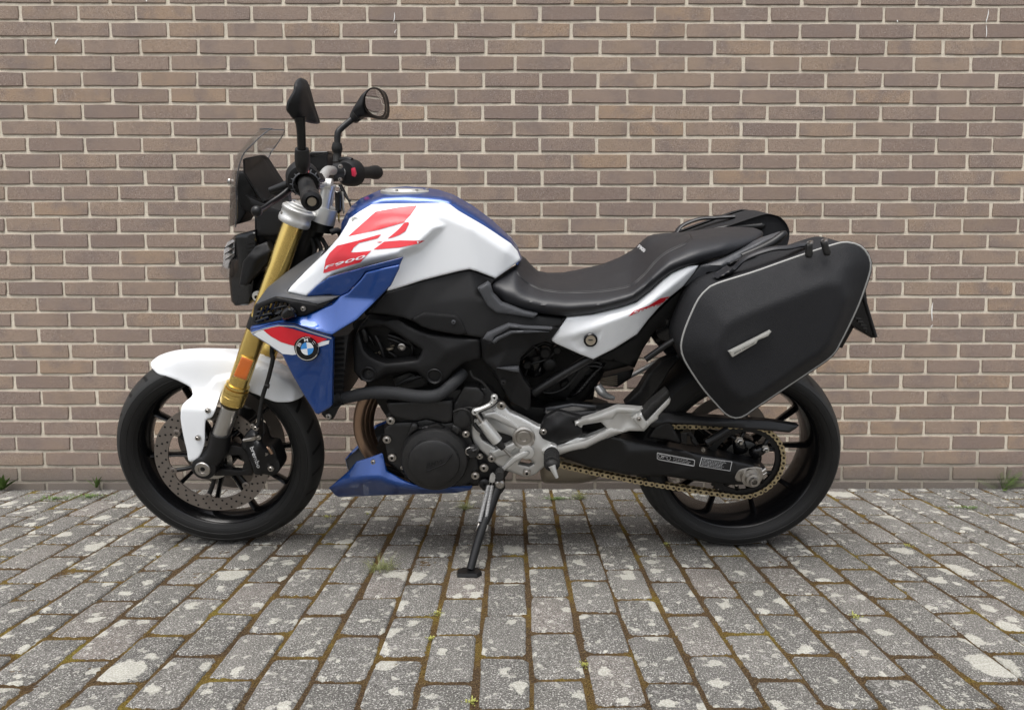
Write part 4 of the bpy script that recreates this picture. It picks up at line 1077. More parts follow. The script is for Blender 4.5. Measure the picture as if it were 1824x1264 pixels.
for k in range(7):
    a = k * 2 * pi / 7; lathe('cap_screw', [(.0045, 0), (.004, .003), (0, .003)], cap_c + Vector((cos(a) * .057, sin(a) * .057, .003)), cap_ax, 'steel', tank, n=8)

# ---- white tank side panel
wo = [(512.2, 519.7), (518, 510.7), (543.8, 483.7), (580, 449), (603.7, 422), (617, 400.7), (622.7, 389), (640, 377), (662, 364), (703, 362.7), (741, 362.5), (789, 361.5), (800.7, 364), (817, 376), (865, 404), (910, 434), (922, 448), (927.7, 462.4),
      (905, 480), (882.6, 496), (850.6, 483.5), (836, 479.5), (817, 483), (753, 499), (700, 516), (689, 519), (700, 490), (717, 457), (650.5, 474), (584, 492.7), (545.3, 527.3)]
wedge = [(480, 560), (480, 500), (560, 440), (622, 384), (700, 372), (770, 385), (797, 402), (750, 447), (721, 458), (721, 462), (650, 479), (600, 498), (560, 560)]
wc = Strips([
    [(505, 512, .165), (518, 510, .160), (544, 483, .145), (580, 449, .135), (604, 422, .126), (617, 400, .114), (623, 389, .109), (640, 377, .106), (662, 364, .103), (703, 362, .103), (741, 362, .106), (789, 361, .110), (801, 364, .110), (817, 376, .107), (865, 404, .094), (910, 434, .075), (930, 462, .055)],
    [(505, 516, .168), (560, 485, .158), (620, 430, .146), (680, 398, .140), (740, 388, .139), (785, 384, .140), (840, 405, .134), (900, 447, .104), (930, 463, .065)],
    [(505, 530, .175), (600, 520, .172), (690, 519, .168), (753, 499, .158), (817, 483, .148), (850, 483, .140), (883, 496, .120), (930, 470, .07)]],
    blur=5, reliefs=[(wedge, lambda P: .033 * np.clip((P[:, 1] - 360) / 95, 0, 1), 15)])
wp = skin('tank_side_panel', wo, wc, 'white', bike, cell=4, rnd=3, rdepth=.003, thick=.006, sharp=60, mirror=False)
bpy.data.objects[wp.name]['label'] = 'white side panel with red letter graphic'
mw = wp.copy(); mw.data = wp.data.copy(); mw.data.transform(Matrix.Diagonal((1, -1, 1, 1))); mw.data.flip_normals(); COL.objects.link(mw); mw.location = (wp.location.x, -wp.location.y, wp.location.z); mw['label'] = 'far white side panel'
# red graphics
decal('red_graphic', z5([(168, 425), (375, 240), (560, 205), (687, 193), (640, 262), (585, 322), (400, 375)]), wp, 'red', label='red block forming the top of the letter')
decal('red_graphic', z5([(465, 442), (545, 375), (592, 322), (622, 318), (625, 332), (600, 385), (560, 412), (510, 432)]), wp, 'red', label='red stroke joining the letter')
decal('red_graphic', z5([(0, 600), (30, 550), (85, 496), (250, 455), (400, 412), (417, 412), (390, 440), (250, 475), (210, 510), (190, 545), (235, 545), (345, 532), (300, 575), (262, 620), (140, 655), (0, 698), (-18, 700)]), wp, 'red', label='large red lower stroke with model number')
decal('red_graphic', z5([(358, 524), (440, 465), (560, 455), (745, 458), (700, 480), (560, 508), (400, 522)]), wp, 'red', label='red pointed leg of the letter')
decal('red_graphic', z5([(380, 468), (430, 462), (408, 474)]), wp, 'red')
text_decal('model_lettering', 'F900', z5([(-10, 672)])[0], z5([(290, 588)])[0], 7.5, wp, 'white', off=.0022, updir=(.6, -1), weight=.012)
(x, y), = z5([(222, 300)]); lathe('grommet', [(.009, 0), (.009, .002), (.005, .0025), (.0045, 0), (0, 0)], project([(x, y)], wp, .0)[0], (.1, -1, .35), 'badge', bike, n=16)

# ---- shroud: grey top cover, grille, blue side
gc = skin('intake_cover', z2([(245, 545), (262, 520), (320, 440), (375, 395), (430, 350), (545, 270), (600, 238), (645, 222), (655, 228), (610, 300), (520, 370), (440, 458), (448, 470), (550, 497), (640, 490), (750, 490), (720, 508), (620, 540), (500, 515), (372, 494)]),
          z2([(245, 545, .17), (320, 440, .145), (430, 350, .13), (600, 238, .12), (655, 225, .135), (520, 370, .175), (440, 458, .20), (550, 497, .22), (750, 490, .225), (620, 540, .235), (500, 515, .235), (372, 494, .215), (400, 440, .18)]), 'grey_plastic', bike, cell=5, rnd=3, rdepth=.004, thick=.02, blur=5)
gr_o = z2([(243, 547), (372, 496), (500, 517), (620, 541), (750, 491), (640, 560), (552, 602), (490, 614), (400, 632), (330, 648), (222, 668)])
ic = skin('intake_frame', gr_o, z2([(243, 547, .175), (372, 496, .222), (500, 517, .235), (620, 541, .235), (750, 491, .22), (552, 602, .235), (400, 632, .225), (222, 668, .185)]), 'plastic', bike, cell=5, rnd=2, rdepth=.003, thick=.02,
          holes=[z2([(268, 566), (375, 520), (440, 530), (470, 560), (400, 605), (330, 630), (246, 650)])])
# honeycomb grille bars
hp = z2([(268, 566), (375, 520), (440, 530), (470, 560), (400, 605), (330, 630), (246, 650)])
for q, (a, b) in enumerate([((262, 640), (300, 556)), ((290, 636), (330, 542)), ((318, 632), (360, 530)), ((346, 624), (390, 524)), ((372, 616), (415, 528)), ((398, 606), (440, 534)), ((424, 592), (455, 546)),
                            ((250, 612), (350, 590)), ((262, 585), (440, 545)), ((350, 590), (430, 575)), ((300, 610), (400, 590)), ((255, 640), (330, 612))]):
    tube('grille_bar', [(*z2([a])[0], .192 + .0002 * q), (*z2([b])[0], .205 + .0002 * q)], .0034, 'gloss', ic, n=6, smooth=0)
skin('indicator', spline2(z2([(398, 600), (408, 575), (435, 552), (470, 556), (492, 580), (492, 612), (450, 628), (415, 634), (400, 622)]), 3), .262, 'gloss', bike, cell=4, rnd=6, rdepth=.02, thick=.05, label='dark smoked front turn signal')
(x, y), = z2([(532, 565)]); bolt(x, y, .240, .0048, bike)
bs_o = z2([(222, 670), (330, 650), (400, 634), (492, 616), (553, 602), (640, 562), (700, 540), (752, 492), (800, 470), (872, 395), (905, 350), (1000, 325), (1106, 302), (1100, 330), (1050, 430), (962, 520), (850, 630), (700, 722), (590, 690), (480, 652), (385, 648), (300, 668), (218, 694)])
bs_c = Strips([z2(l) for l in (
    [(215, 666, .196), (330, 648, .218), (400, 632, .226), (492, 614, .230), (553, 600, .230), (640, 560, .227), (752, 494, .223), (800, 500, .222), (975, 512, .222), (1110, 515, .222)],
    [(215, 696, .198), (300, 669, .222), (385, 649, .240), (480, 655, .254), (590, 692, .264), (700, 724, .268), (850, 633, .250), (962, 526, .225), (975, 520, .222), (1110, 520, .222)])], blur=3)
sh = skin('shroud_wing', bs_o, bs_c, 'blue', bike, cell=4, rnd=3, rdepth=.003, thick=.012, blur=4, label='metallic blue upper wing of the radiator shroud')
sl_o = z2([(218, 697), (300, 671), (385, 652), (480, 656), (590, 694), (700, 726), (712, 742), (712, 760), (705, 1135), (690, 1150), (625, 1190), (605, 1184), (540, 1080), (470, 960), (408, 838), (330, 780), (235, 722)])
sl_c = Height(z2([(200, 690, .214), (720, 726, .264), (712, 1150, .240), (500, 1100, .222)]), 25)
sp = skin('shroud_side', sl_o, sl_c, 'blue', bike, cell=4, rnd=3, rdepth=.003, thick=.012, blur=4, label='dark blue shroud side with white and red stripe and roundel')
decal('white_stripe', z2([(236, 716), (262, 702), (300, 690), (390, 700), (480, 735), (600, 765), (688, 752), (684, 773), (620, 792), (600, 800), (520, 830), (470, 838), (410, 832), (330, 775)]), sp, 'white', off=.0010)
decal('red_stripe', z2([(296, 692), (345, 676), (400, 670), (470, 685), (560, 712), (676, 744), (622, 768), (560, 776), (480, 786), (400, 762), (340, 728)]), sp, 'red', off=.0018)
decal('white_pinstripe', z2([(225, 704), (300, 681), (385, 662), (480, 667), (590, 703), (700, 737), (699, 743), (590, 710), (480, 674), (385, 668), (300, 688), (232, 712)]), sp, 'silver_print', off=.0012)
rx, ry = z2([(556, 801)])[0]
# roundel badge, raised
rc = L(rx, ry, .2535)
# find the panel's surface there
hit = project([(rx, ry)], sp, .006)[0]; nA = (project([(rx + 8, ry)], sp, 0)[0] - project([(rx - 8, ry)], sp, 0)[0]).cross(project([(rx, ry - 8)], sp, 0)[0] - project([(rx, ry + 8)], sp, 0)[0]).normalized()
if nA.y > 0: nA = -nA
badge = lathe('roundel_badge', [(.0304, -.004), (.0304, .0062), (.0296, .0068), (.0282, .0065), (0, .0065)], hit, nA, 'gloss', sp, n=48)
decal('roundel_rim', poly_circle(rx, ry, 21.0, 48), badge, 'badge', sp, off=.0005, cell=4, holes=[poly_circle(rx, ry, 19.6, 48)])
for k in range(4):
    a = k * pi / 2 - .12; pts = [(rx, ry)] + [(rx + cos(a + t * pi / 20) * 11.4, ry + sin(a + t * pi / 20) * 11.4) for t in range(11)]
    decal('roundel_quarter', pts, badge, 'cyan' if k % 2 == 0 else 'white', sp, off=.0005, cell=4)
for ch, a in (('B', -152), ('M', -97), ('W', -42)):
    a = radians(a); c = Vector((rx + cos(a) * 12.8, ry + sin(a) * 12.8)); t = Vector((-sin(a), cos(a))) * 3.4
    text_decal('roundel_letter', ch, c - t, c + t, 5.4, badge, 'white', sp, off=.0012, weight=.006)
# dark blue panel below the white
db = skin('tank_lower_panel', z2([(1126, 260), (1108, 300), (1000, 322), (902, 347), (868, 394), (798, 468), (750, 491), (690, 481), (552, 492), (610, 430), (682, 378), (900, 318)]),
          z2([(1126, 260, .222), (1108, 300, .218), (902, 347, .218), (750, 491, .214), (552, 492, .208), (682, 378, .214), (900, 318, .222)]), 'blue', bike, cell=6, rnd=2, rdepth=.002, thick=.012, label='dark blue strip below the white panel')
(x, y), = z2([(683, 1203)])
plate('shroud_bracket', z2([(640, 1185), (700, 1150), (760, 1135), (735, 1165), (712, 1215), (690, 1225), (655, 1205)]), .215, .02, 'plastic', bike); bolt(x, y, .220, .0055, bike)

# ---- far side shroud, mirrored solid so the bike has both sides
for src in (sh, sp, gc, db):
    o = src.copy(); o.data = src.data.copy(); o.data.transform(Matrix.Diagonal((1, -1, 1, 1))); o.data.flip_normals(); COL.objects.link(o); o.location = (src.location.x, -src.location.y, src.location.z); o['label'] = 'far side ' + {'shroud_wing': 'blue shroud wing', 'shroud_side': 'blue shroud side', 'intake_cover': 'grey intake cover', 'tank_lower_panel': 'dark blue strip'}[src.name.split('.')[0]]

# ---- black mid panels
mp = skin('side_cover', [(689, 520), (700, 517), (753, 500), (817, 484.5), (836, 481), (850.6, 485), (882.6, 497), (872, 512), (885, 535), (915, 552), (957, 562), (1008, 566), (1000, 580), (960, 590), (925, 585), (860, 602), (800, 592), (770, 588), (742, 575), (720, 566), (690, 560), (655, 557), (668, 545)],
          [(689, 520, .170), (753, 500, .150), (836, 481, .135), (882, 497, .118), (655, 557, .172), (720, 566, .172), (800, 592, .178), (860, 602, .176), (850, 530, .160), (885, 535, .168), (870, 515, .125), (957, 562, .160), (1008, 566, .150), (925, 585, .175), (1000, 580, .16), (770, 540, .164)], 'plastic', bike, cell=5, rnd=3, rdepth=.003, thick=.02, blur=6)
mcv = skin('cover_insert', z5([(640, 1045), (735, 998), (980, 1022), (1020, 1060), (1062, 1155), (1000, 1165), (800, 1128), (720, 1100)]), .183, 'plastic', bike, cell=6, rnd=2.5, rdepth=.003, thick=.02)
(x, y), = z5([(960, 1068)]); bolt(x, y, .184, .0045, bike, mat='grey_plastic')
# frame spar with window
fs = skin('frame_cover', z10([(0, 130), (90, 40), (270, 60), (440, 55), (560, 120), (700, 185), (800, 215), (1000, 240), (1365, 272), (1372, 495), (1180, 540), (1050, 640), (985, 730), (900, 795), (840, 800), (770, 760), (650, 645), (560, 640), (420, 665), (300, 690), (180, 745), (100, 752), (20, 740), (-60, 640), (-70, 300)]),
          z10([(0, 130, .15), (-70, 300, .15), (0, 700, .17), (100, 740, .18), (270, 60, .155), (700, 185, .168), (1365, 272, .172), (1372, 495, .165), (850, 790, .17), (850, 560, .178), (300, 600, .18), (300, 690, .165), (650, 600, .178), (1000, 400, .182), (560, 300, .17)]), 'plastic', bike, cell=5, rnd=5, rdepth=.008, thick=.04, blur=4,
          holes=[z10([(55, 400), (-5, 190), (60, 150), (270, 130), (430, 220), (600, 330), (705, 395), (690, 450), (650, 508), (480, 530), (300, 545), (200, 510), (120, 470)])], label='matte black frame cover with open window')
for x, y, w in ((100, 668, .178), (848, 690, .174)):
    (a, b), = z10([(x, y)]); c = L(a, b, w)
    r_ = lathe('ring_boss', [(.0185, -.004), (.0205, .004), (.0185, .006), (.0150, .003), (.0140, -.01)], c, AX, 'plastic', bike, n=28)
    lathe('boss_recess', [(.0145, -.008), (.0, -.010)], c, AX, 'dark', r_, n=20)
    lathe('frame_bolt', [(.007, -.008), (.007, -.003), (.003, -.003), (.0028, -.006), (0, -.006)], c + Vector((.002, 0, .002)), AX, 'engine', r_, n=12)
# airbox side cover with two raised creases
sc_o = z6([(130, 150), (170, 120), (300, 60), (420, 75), (620, 80), (655, 90), (600, 165), (470, 210), (400, 290), (388, 360), (420, 430), (465, 490), (468, 520), (465, 630), (440, 632), (330, 570), (240, 420), (190, 350), (150, 300)])
scv = skin('lower_side_cover', sc_o, z6([(130, 150, .17), (300, 60, .175), (620, 80, .165), (600, 165, .16), (470, 210, .165), (388, 360, .165), (468, 520, .16), (465, 630, .15), (330, 570, .15), (150, 300, .165), (190, 190, .195), (330, 100, .195), (500, 110, .185), (240, 360, .190), (380, 350, .178), (300, 230, .188)]), 'plastic', bike, cell=5, rnd=3, rdepth=.004, thick=.03, blur=4)
skin('cover_ridge', z6([(150, 165), (175, 130), (318, 66), (420, 82), (610, 92), (600, 104), (430, 98), (330, 92), (225, 150), (215, 185), (180, 175)]), .198, 'grey_plastic', bike, cell=4, rnd=3, rdepth=.004, thick=.02)
skin('cover_ridge', z6([(205, 182), (238, 150), (335, 108), (470, 104), (590, 116), (470, 122), (345, 128), (255, 170), (228, 196)]), .2005, 'grey_plastic', bike, cell=4, rnd=3, rdepth=.004, thick=.02)
skin('cover_fin', z6([(240, 354), (388, 350), (392, 385), (330, 375)]), .197, 'grey_plastic', bike, cell=4, rnd=2, rdepth=.003, thick=.015)
(x, y), = z6([(285, 448)]); bolt(x, y, .176, .006, bike, mat='engine')
skin('cover_step', z5([(1140, 820), (1215, 775), (1235, 790), (1255, 860), (1320, 930), (1500, 990), (1592, 1008), (1560, 1040), (1400, 1015), (1280, 1000), (1215, 950)]), .178, 'grey_plastic', bike, cell=5, rnd=3, rdepth=.005, thick=.03)

# ---- hidden masses: radiator, cylinder block, airbox, frame, lower unit
rad = plate('radiator', z2([(600, 760), (715, 730), (800, 720), (760, 1130), (640, 1170)]), .165, .33, 'fin', bike, cell=20)
for k in range(12):
    y = 745 + k * 32; tube('radiator_tube', z2([(716, y, .168), (775, y - 6, .168)]), .0035, 'dark', rad, n=6, smooth=0)
plate('cylinder_block', [(628, 575), (660, 560), (860, 600), (900, 700), (890, 760), (700, 760), (655, 690), (640, 640)], .11, .22, 'dark', bike, cell=20)
plate('airbox', [(640, 470), (700, 450), (850, 470), (872, 520), (935, 575), (960, 640), (860, 620), (650, 560)], .10, .20, 'dark', bike, cell=20)
plate('crankcase', [(688, 738), (720, 700), (870, 690), (920, 740), (930, 800), (900, 850), (862, 862), (740, 862), (700, 830)], .135, .27, 'engine', bike, cell=16, rnd=4)
# details seen in the frame window
for a, b, w, r in (((330, 230), (560, 330), .118, .006), ((330, 270), (540, 370), .118, .005), ((180, 240), (285, 520), .13, .0055), ((20, 140), (70, 300), .125, .010), ((330, 420), (440, 520), .12, .003), ((400, 150), (620, 380), .115, .008), ((60, 200), (170, 360), .115, .004), ((585, 340), (590, 470), .118, .004)):
    tube('cable', [(*z10([a])[0], w), (*z10([((a[0] + b[0]) / 2 + 12, (a[1] + b[1]) / 2 - 8)])[0], w + .004), (*z10([b])[0], w)], r, 'metal_black', bike, n=8)
lathe('cover_bolt', [(.010, 0), (.010, .004), (.0075, .005), (.006, .003), (.003, .003), (0, .001)], L(*z10([(478, 365, .125)])[0]), AX, 'steel', bike, n=18)
for (x, y, w_, h_) in ((300, 385, 80, 26), (210, 425, 50, 26), (150, 440, 46, 24), (105, 420, 26, 30), (225, 480, 44, 30), (30, 150, 42, 90), (345, 350, 50, 16)):
    plate('engine_bracket', z10([(x, y), (x + w_, y - h_ * .5), (x + w_, y + h_ * .4), (x + w_ * .3, y + h_)]), .122, .01, 'muffler' if y > 340 and w_ > 45 else 'engine', bike, rnd=1, cell=4)
for k in range(5): plate('cylinder_fin', z10([(340, 180 + k * 34), (520, 250 + k * 34), (520, 262 + k * 34), (340, 194 + k * 34)]), .116, .02, 'engine', bike, rnd=1)
plate('cam_cover', z10([(380, 720), (560, 650), (740, 720), (780, 800), (560, 840), (420, 850)]), .125, .06, 'engine', bike)
for q in range(3): tube('cable', z10([(420 + q * 60, 800 - q * 20, .135), (520 + q * 50, 740 - q * 10, .138), (620 + q * 50, 690, .135)]), .004, 'metal_black', bike, n=8)

# ---- coolant hose, exhaust headers
tube('coolant_hose', z4([(108, 275, .165), (180, 262, .168), (300, 238, .172), (430, 240, .175), (560, 258, .176), (660, 250, .172), (740, 190, .16), (800, 130, .13)]), [.0145, .0155, .0165, .0165, .0165, .0165, .016, .015], 'hose', bike, n=20, smooth=5)
tube('hose_clamp', z4([(130, 270, .167), (150, 266, .167)]), .0185, 'engine', bike, n=20, smooth=0)
for off, w in ((0, .075), (26, .03), (52, -.03)):
    tube('exhaust_pipe', z4([(330 + off, 170, w), (285 + off, 240, w), (250 + off, 320, w), (238 + off, 400, w), (250 + off, 480, w), (290 + off, 560, w), (370 + off, 640, w), (520, 700, w)]), .0155, 'header', bike, n=20, smooth=5)
# ---- engine covers
def ecov(name, pts, w, thick=.05, **kw): return skin(name, z4(pts), w, 'engine', bike, cell=kw.pop('cell', 6), rnd=kw.pop('rnd', 3), rdepth=kw.pop('rdepth', .005), thick=thick, **kw)
ecov('starter_cover', [(385, 292), (560, 285), (740, 278), (742, 392), (700, 402), (600, 378), (540, 392), (430, 370), (400, 340)], .158)
ecov('gear_cover', [(745, 300), (800, 205), (880, 210), (915, 250), (900, 290), (850, 330), (835, 400), (845, 480), (800, 460), (742, 392)], .150)
cs = ecov('alternator_housing', [(372, 425), (420, 400), (530, 395), (600, 380), (700, 404), (742, 395), (800, 440), (838, 480), (862, 560), (885, 640), (860, 700), (800, 735), (560, 740), (470, 655), (400, 610), (380, 520)], .150, .07)
ac = L(*z4([(645, 592, .165)])[0])
al = lathe('alternator_cover', [(.092, -.03), (.090, .004), (.085, .013), (.074, .0165), (.069, .018), (.066, .028), (.060, .032), (.02, .035), (0, .035)], ac, AX, 'engine', bike, n=64, sharp=30)
text_decal('cast_lettering', 'BMW', z4([(598, 642)])[0], z4([(694, 612)])[0], 8.5, al, 'plastic', off=.0022, updir=(.25, -1), weight=.01)
plate('cast_line', z4([(598, 658), (600, 662), (700, 622), (740, 572), (736, 568), (696, 617)]), .203, .004, 'plastic', al, rnd=.8, rdepth=.0006, cell=4)
for pts in ([(500, 470), (560, 430), (545, 400), (520, 400)], [(740, 405), (790, 430), (770, 470), (735, 440)], [(540, 430), (660, 400), (700, 430), (600, 440)]):
    ecov('cast_rib', pts, .168, .02, rnd=2, rdepth=.006)
for x, y, w, r in ((408, 388, .158, .0085), (388, 490, .157, .0085), (416, 586, .157, .0085), (497, 660, .155, .006), (518, 690, .155, .006), (812, 460, .158, .0075), (885, 580, .16, .006), (862, 683, .158, .0085), (908, 640, .165, .0085), (787, 399, .160, .006), (470, 640, .15, .004)):
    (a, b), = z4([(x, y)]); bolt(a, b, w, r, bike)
ocap = L(*z4([(845, 553, .165)])[0]); lathe('oil_filler', [(.017, -.01), (.017, .006), (.013, .010), (0, .010)], ocap, AX, 'engine', bike, n=24)
plate('oil_filler_grip', z4([(815, 545), (875, 540), (880, 552), (820, 560)]), .182, .012, 'engine', bike, rnd=1.5)
tube('clip_ring', z4([(835, 530, .176), (815, 540, .178), (812, 560, .178), (825, 572, .176)]), .002, 'steel', bike, n=6)
plate('breather_block', z4([(742, 350), (790, 330), (835, 345), (840, 400), (800, 440), (745, 410)]), .165, .03, 'engine', bike)
tube('wire', z4([(745, 340, .168), (790, 325, .172), (835, 345, .172), (850, 400, .17)]), .0035, 'rubber', bike, n=8)
tube('wire', z4([(835, 120, .15), (850, 155, .152), (890, 175, .15), (930, 215, .15)]), .0035, 'rubber', bike, n=8)
for k in range(14):
    rr = random.Random(k); x, y = 430 + k * 8 + rr.uniform(-5, 5), 610 + k * 9 + rr.uniform(-6, 6); (a, b), = z4([(x, y)]); bolt(a, b, .145, .0035, bike, mat='engine', name='cover_stud')

# ---- belly pan
bp = skin('belly_pan', z4([(78, 748), (190, 650), (225, 605), (290, 585), (360, 560), (368, 566), (375, 600), (390, 655), (470, 700), (580, 745), (700, 742), (843, 736), (848, 742), (835, 757), (760, 775), (560, 780), (400, 785), (250, 792), (130, 796), (110, 785)]),
          Strips([z4(l) for l in (
              [(70, 748, .10), (190, 650, .128), (225, 605, .132), (290, 585, .137), (360, 558, .140), (390, 655, .152), (470, 700, .156), (580, 745, .160), (700, 742, .156), (850, 736, .145)],
              [(70, 750, .10), (200, 716, .152), (300, 701, .170), (352, 704, .172), (450, 737, .170), (560, 757, .166), (850, 742, .147)],
              [(70, 753, .09), (110, 786, .078), (130, 797, .078), (250, 793, .09), (400, 786, .112), (560, 781, .124), (760, 776, .130), (850, 746, .140)])], blur=7), 'blue', bike, cell=4, rnd=3, rdepth=.003, thick=.008, blur=4, mirror=True)
bpy.data.objects[bp.name]['label'] = 'metallic blue belly pan under the engine'
(x, y), = z4([(316, 610)]); bolt(x, y, .146, .006, bike)
(x, y), = z4([(762, 762)]); bolt(x, y, .130, .004, bike, mat='dark')
plate('sump', z4([(300, 600), (560, 700), (860, 700), (880, 735), (560, 760), (300, 740)]), .09, .18, 'dark', bike)

# ---- seat
so_ = z7([(226, 320), (205, 355), (190, 375), (120, 420), (72, 450), (56, 480), (60, 530), (85, 560), (130, 590), (220, 620), (350, 648), (490, 662), (640, 645), (800, 607), (890, 575), (960, 520), (1030, 455), (1090, 410), (1140, 385), (1190, 368), (1260, 350), (1400, 310), (1500, 265), (1590, 225), (1622, 200), (1627, 182), (1620, 168), (1590, 155), (1500, 150), (1400, 152), (1300, 165), (1190, 180), (1080, 186), (1000, 195), (965, 208), (930, 238), (880, 285), (800, 330), (700, 370), (560, 402), (470, 418), (380, 420), (320, 408), (280, 370), (250, 335)])
sc_c = Strips([z7(l) for l in (
    [(50, 440, .05), (225, 318, .0), (280, 370, -.04), (320, 408, -.06), (380, 422, -.07), (470, 418, -.08), (560, 402, -.08), (700, 370, -.08), (800, 330, -.08), (880, 285, -.08), (930, 238, -.08), (965, 208, -.08), (1000, 195, -.08), (1190, 180, -.07), (1300, 165, -.065), (1400, 152, -.06), (1500, 150, -.05), (1590, 155, -.02), (1627, 175, .0)],
    [(50, 455, .105), (120, 425, .09), (190, 390, .078), (225, 430, .083), (260, 470, .088), (350, 505, .1), (500, 520, .108), (700, 510, .110), (850, 480, .108), (930, 420, .1), (1000, 340, .09), (1060, 290, .085), (1200, 225, .075), (1400, 190, .05), (1627, 176, .005)],
    [(50, 480, .125), (110, 525, .150), (220, 575, .166), (350, 602, .176), (490, 615, .181), (700, 598, .183), (860, 548, .179), (960, 470, .172), (1080, 372, .163), (1250, 312, .148), (1400, 270, .122), (1560, 208, .06), (1627, 182, .01)],
    [(50, 510, .125), (60, 530, .125), (130, 590, .140), (220, 620, .150), (350, 648, .158), (490, 662, .163), (640, 645, .165), (800, 607, .163), (890, 575, .160), (960, 520, .157), (1030, 455, .155), (1090, 410, .152), (1190, 368, .146), (1260, 350, .138), (1400, 310, .116), (1500, 265, .09), (1590, 225, .05), (1627, 186, .0)])], smooth=True, blur=7)
seat = skin('seat', so_, sc_c, 'vinyl', bike, cell=5, rnd=4, rdepth=.006, thick=.03, label='black two-level seat with stitched seam')
seam = spline2(z7([(185, 385), (215, 430), (265, 470), (350, 505), (500, 520), (700, 510), (850, 480), (930, 420), (1000, 340), (1060, 290), (1130, 255), (1185, 228), (1212, 205), (1200, 184)]), 6, closed=False)
for dy in (0, 2.6):
    pts = [p for p in project([(x + dy * .5, y + dy) for x, y in seam], seat, -.0004) if p is not None]
    tube('seam', pts, .0011, 'metal_black', seat, n=6, smooth=0)
text_decal('seat_lettering', 'F900', z7([(897, 262)])[0], z7([(935, 292)])[0], 6.2, seat, 'silver_print', off=.0012, updir=(.55, -.9), weight=.03)
plate('seat_base', z7([(75, 505), (130, 560), (350, 620), (490, 640), (640, 622), (800, 585), (960, 495), (1090, 385), (1240, 335), (1330, 318), (1330, 335), (1260, 362), (1095, 422), (970, 532), (820, 620), (640, 664), (490, 676), (350, 660), (130, 602), (65, 540)]), .132, .26, 'dark', bike, cell=16)

# ---- white tail panel
to = z7([(490, 668), (640, 652), (800, 612), (890, 583), (970, 522), (1040, 457), (1100, 412), (1190, 374), (1253, 365), (1225, 410), (1160, 490), (1085, 550), (1020, 612), (960, 680), (895, 765), (760, 850), (640, 910), (560, 880), (430, 822), (402, 806), (398, 790), (440, 735)])
tc = Strips([z7(l) for l in (
    [(390, 788, .150), (440, 735, .157), (490, 668, .160), (640, 652, .161), (800, 612, .159), (890, 583, .157), (970, 522, .153), (1040, 457, .150), (1100, 412, .147), (1190, 374, .141), (1256, 365, .135)],
    [(390, 794, .151), (520, 765, .172), (700, 705, .180), (850, 650, .177), (960, 592, .170), (1085, 500, .160), (1200, 402, .147), (1256, 369, .136)],
    [(390, 802, .150), (430, 822, .152), (560, 880, .154), (640, 910, .154), (760, 850, .152), (895, 765, .148), (960, 680, .146), (1085, 550, .143), (1160, 490, .139), (1256, 372, .134)])], blur=3,
    reliefs=[(z7([(500, 800), (560, 770), (693, 738), (688, 770), (640, 850), (560, 860)]), -.005, 5)])
tp = skin('tail_panel', to, tc, 'white', bike, cell=4, rnd=3, rdepth=.003, thick=.01, blur=4, label='white tail side panel with lock and red lettering')
mt = tp.copy(); mt.data = tp.data.copy(); mt.data.transform(Matrix.Diagonal((1, -1, 1, 1))); mt.data.flip_normals(); COL.objects.link(mt); mt.location = (tp.location.x, -tp.location.y, tp.location.z); mt['label'] = 'far white tail side panel'
decal('red_graphic', z7([(845, 662), (880, 628), (960, 602), (1030, 558), (1084, 547), (1050, 590), (960, 616), (905, 640)]), tp, 'red', label='small red stripe with lettering', cell=2.5)
text_decal('sport_lettering', 'Sport', z7([(868, 650)])[0], z7([(1050, 592)])[0], 6.2, tp, 'white', off=.0030, updir=(.5, -.9), weight=.015)
lk = L(*z7([(625, 799, .172)])[0])
lck = lathe('seat_lock', [(.0175, -.004), (.0175, .003), (.0155, .005), (.0145, .003), (.0, .003)], lk, AX, 'gloss', tp, n=28)
lathe('lock_barrel', [(.0125, .003), (.0125, .0045), (.0, .0045)], lk, AX, 'muffler', tp, n=24)
plate('key_slot', z7([(612, 796), (638, 796), (638, 802), (612, 802)]), .1775, .001, 'ink', tp, rnd=0)
plate('seat_release_edge', z7([(355, 795), (465, 672), (488, 670), (400, 792), (392, 815)]), .158, .02, 'plastic', bike)

# ---- subframe, grab rail, undertail
skin('tail_cover', z7([(1158, 495), (1225, 412), (1262, 366), (1400, 325), (1500, 282), (1632, 216), (1745, 178), (1757, 190), (1700, 235), (1600, 290), (1500, 345), (1400, 400), (1330, 440), (1220, 472)]),
     z7([(1158, 495, .125), (1262, 366, .135), (1400, 325, .125), (1632, 216, .085), (1757, 180, .06), (1600, 290, .10), (1330, 440, .13), (1220, 472, .125), (1400, 360, .145)]), 'grey_plastic', bike, cell=5, rnd=3, rdepth=.005, thick=.03, blur=3)
tube('grab_rail', z7([(1500, 315, .11), (1600, 275, .105), (1680, 235, .095), (1740, 190, .085), (1752, 182, .08)]), [.009, .010, .011, .010, .007], 'metal_black', bike, n=14)
tube('grab_rail', z7([(1300, 175, -.14), (1420, 150, -.14), (1600, 140, -.13), (1622, 130, -.13)]), [.009, .010, .010, .009], 'metal_black', bike, n=14)
plate('rail_bracket', z7([(1290, 415), (1325, 385), (1430, 350), (1560, 300), (1590, 300), (1400, 380), (1340, 425)]), .135, .02, 'metal_black', bike)
plate('undertail', z7([(640, 905), (760, 860), (895, 780), (960, 692), (1085, 565), (1158, 500), (1225, 475), (1330, 440), (1500, 360), (1640, 300), (1700, 420), (1500, 560), (1200, 640), (1120, 700), (1000, 745), (930, 850), (880, 960), (800, 930)]), .09, .18, 'dark', bike, cell=16)
skin('rear_splash_plate', z6([(908, 290), (1000, 240), (1200, 170), (1212, 200), (1190, 255), (1160, 320), (1100, 345), (945, 382)]), .06, 'dark', bike, thick=.12, cell=8)
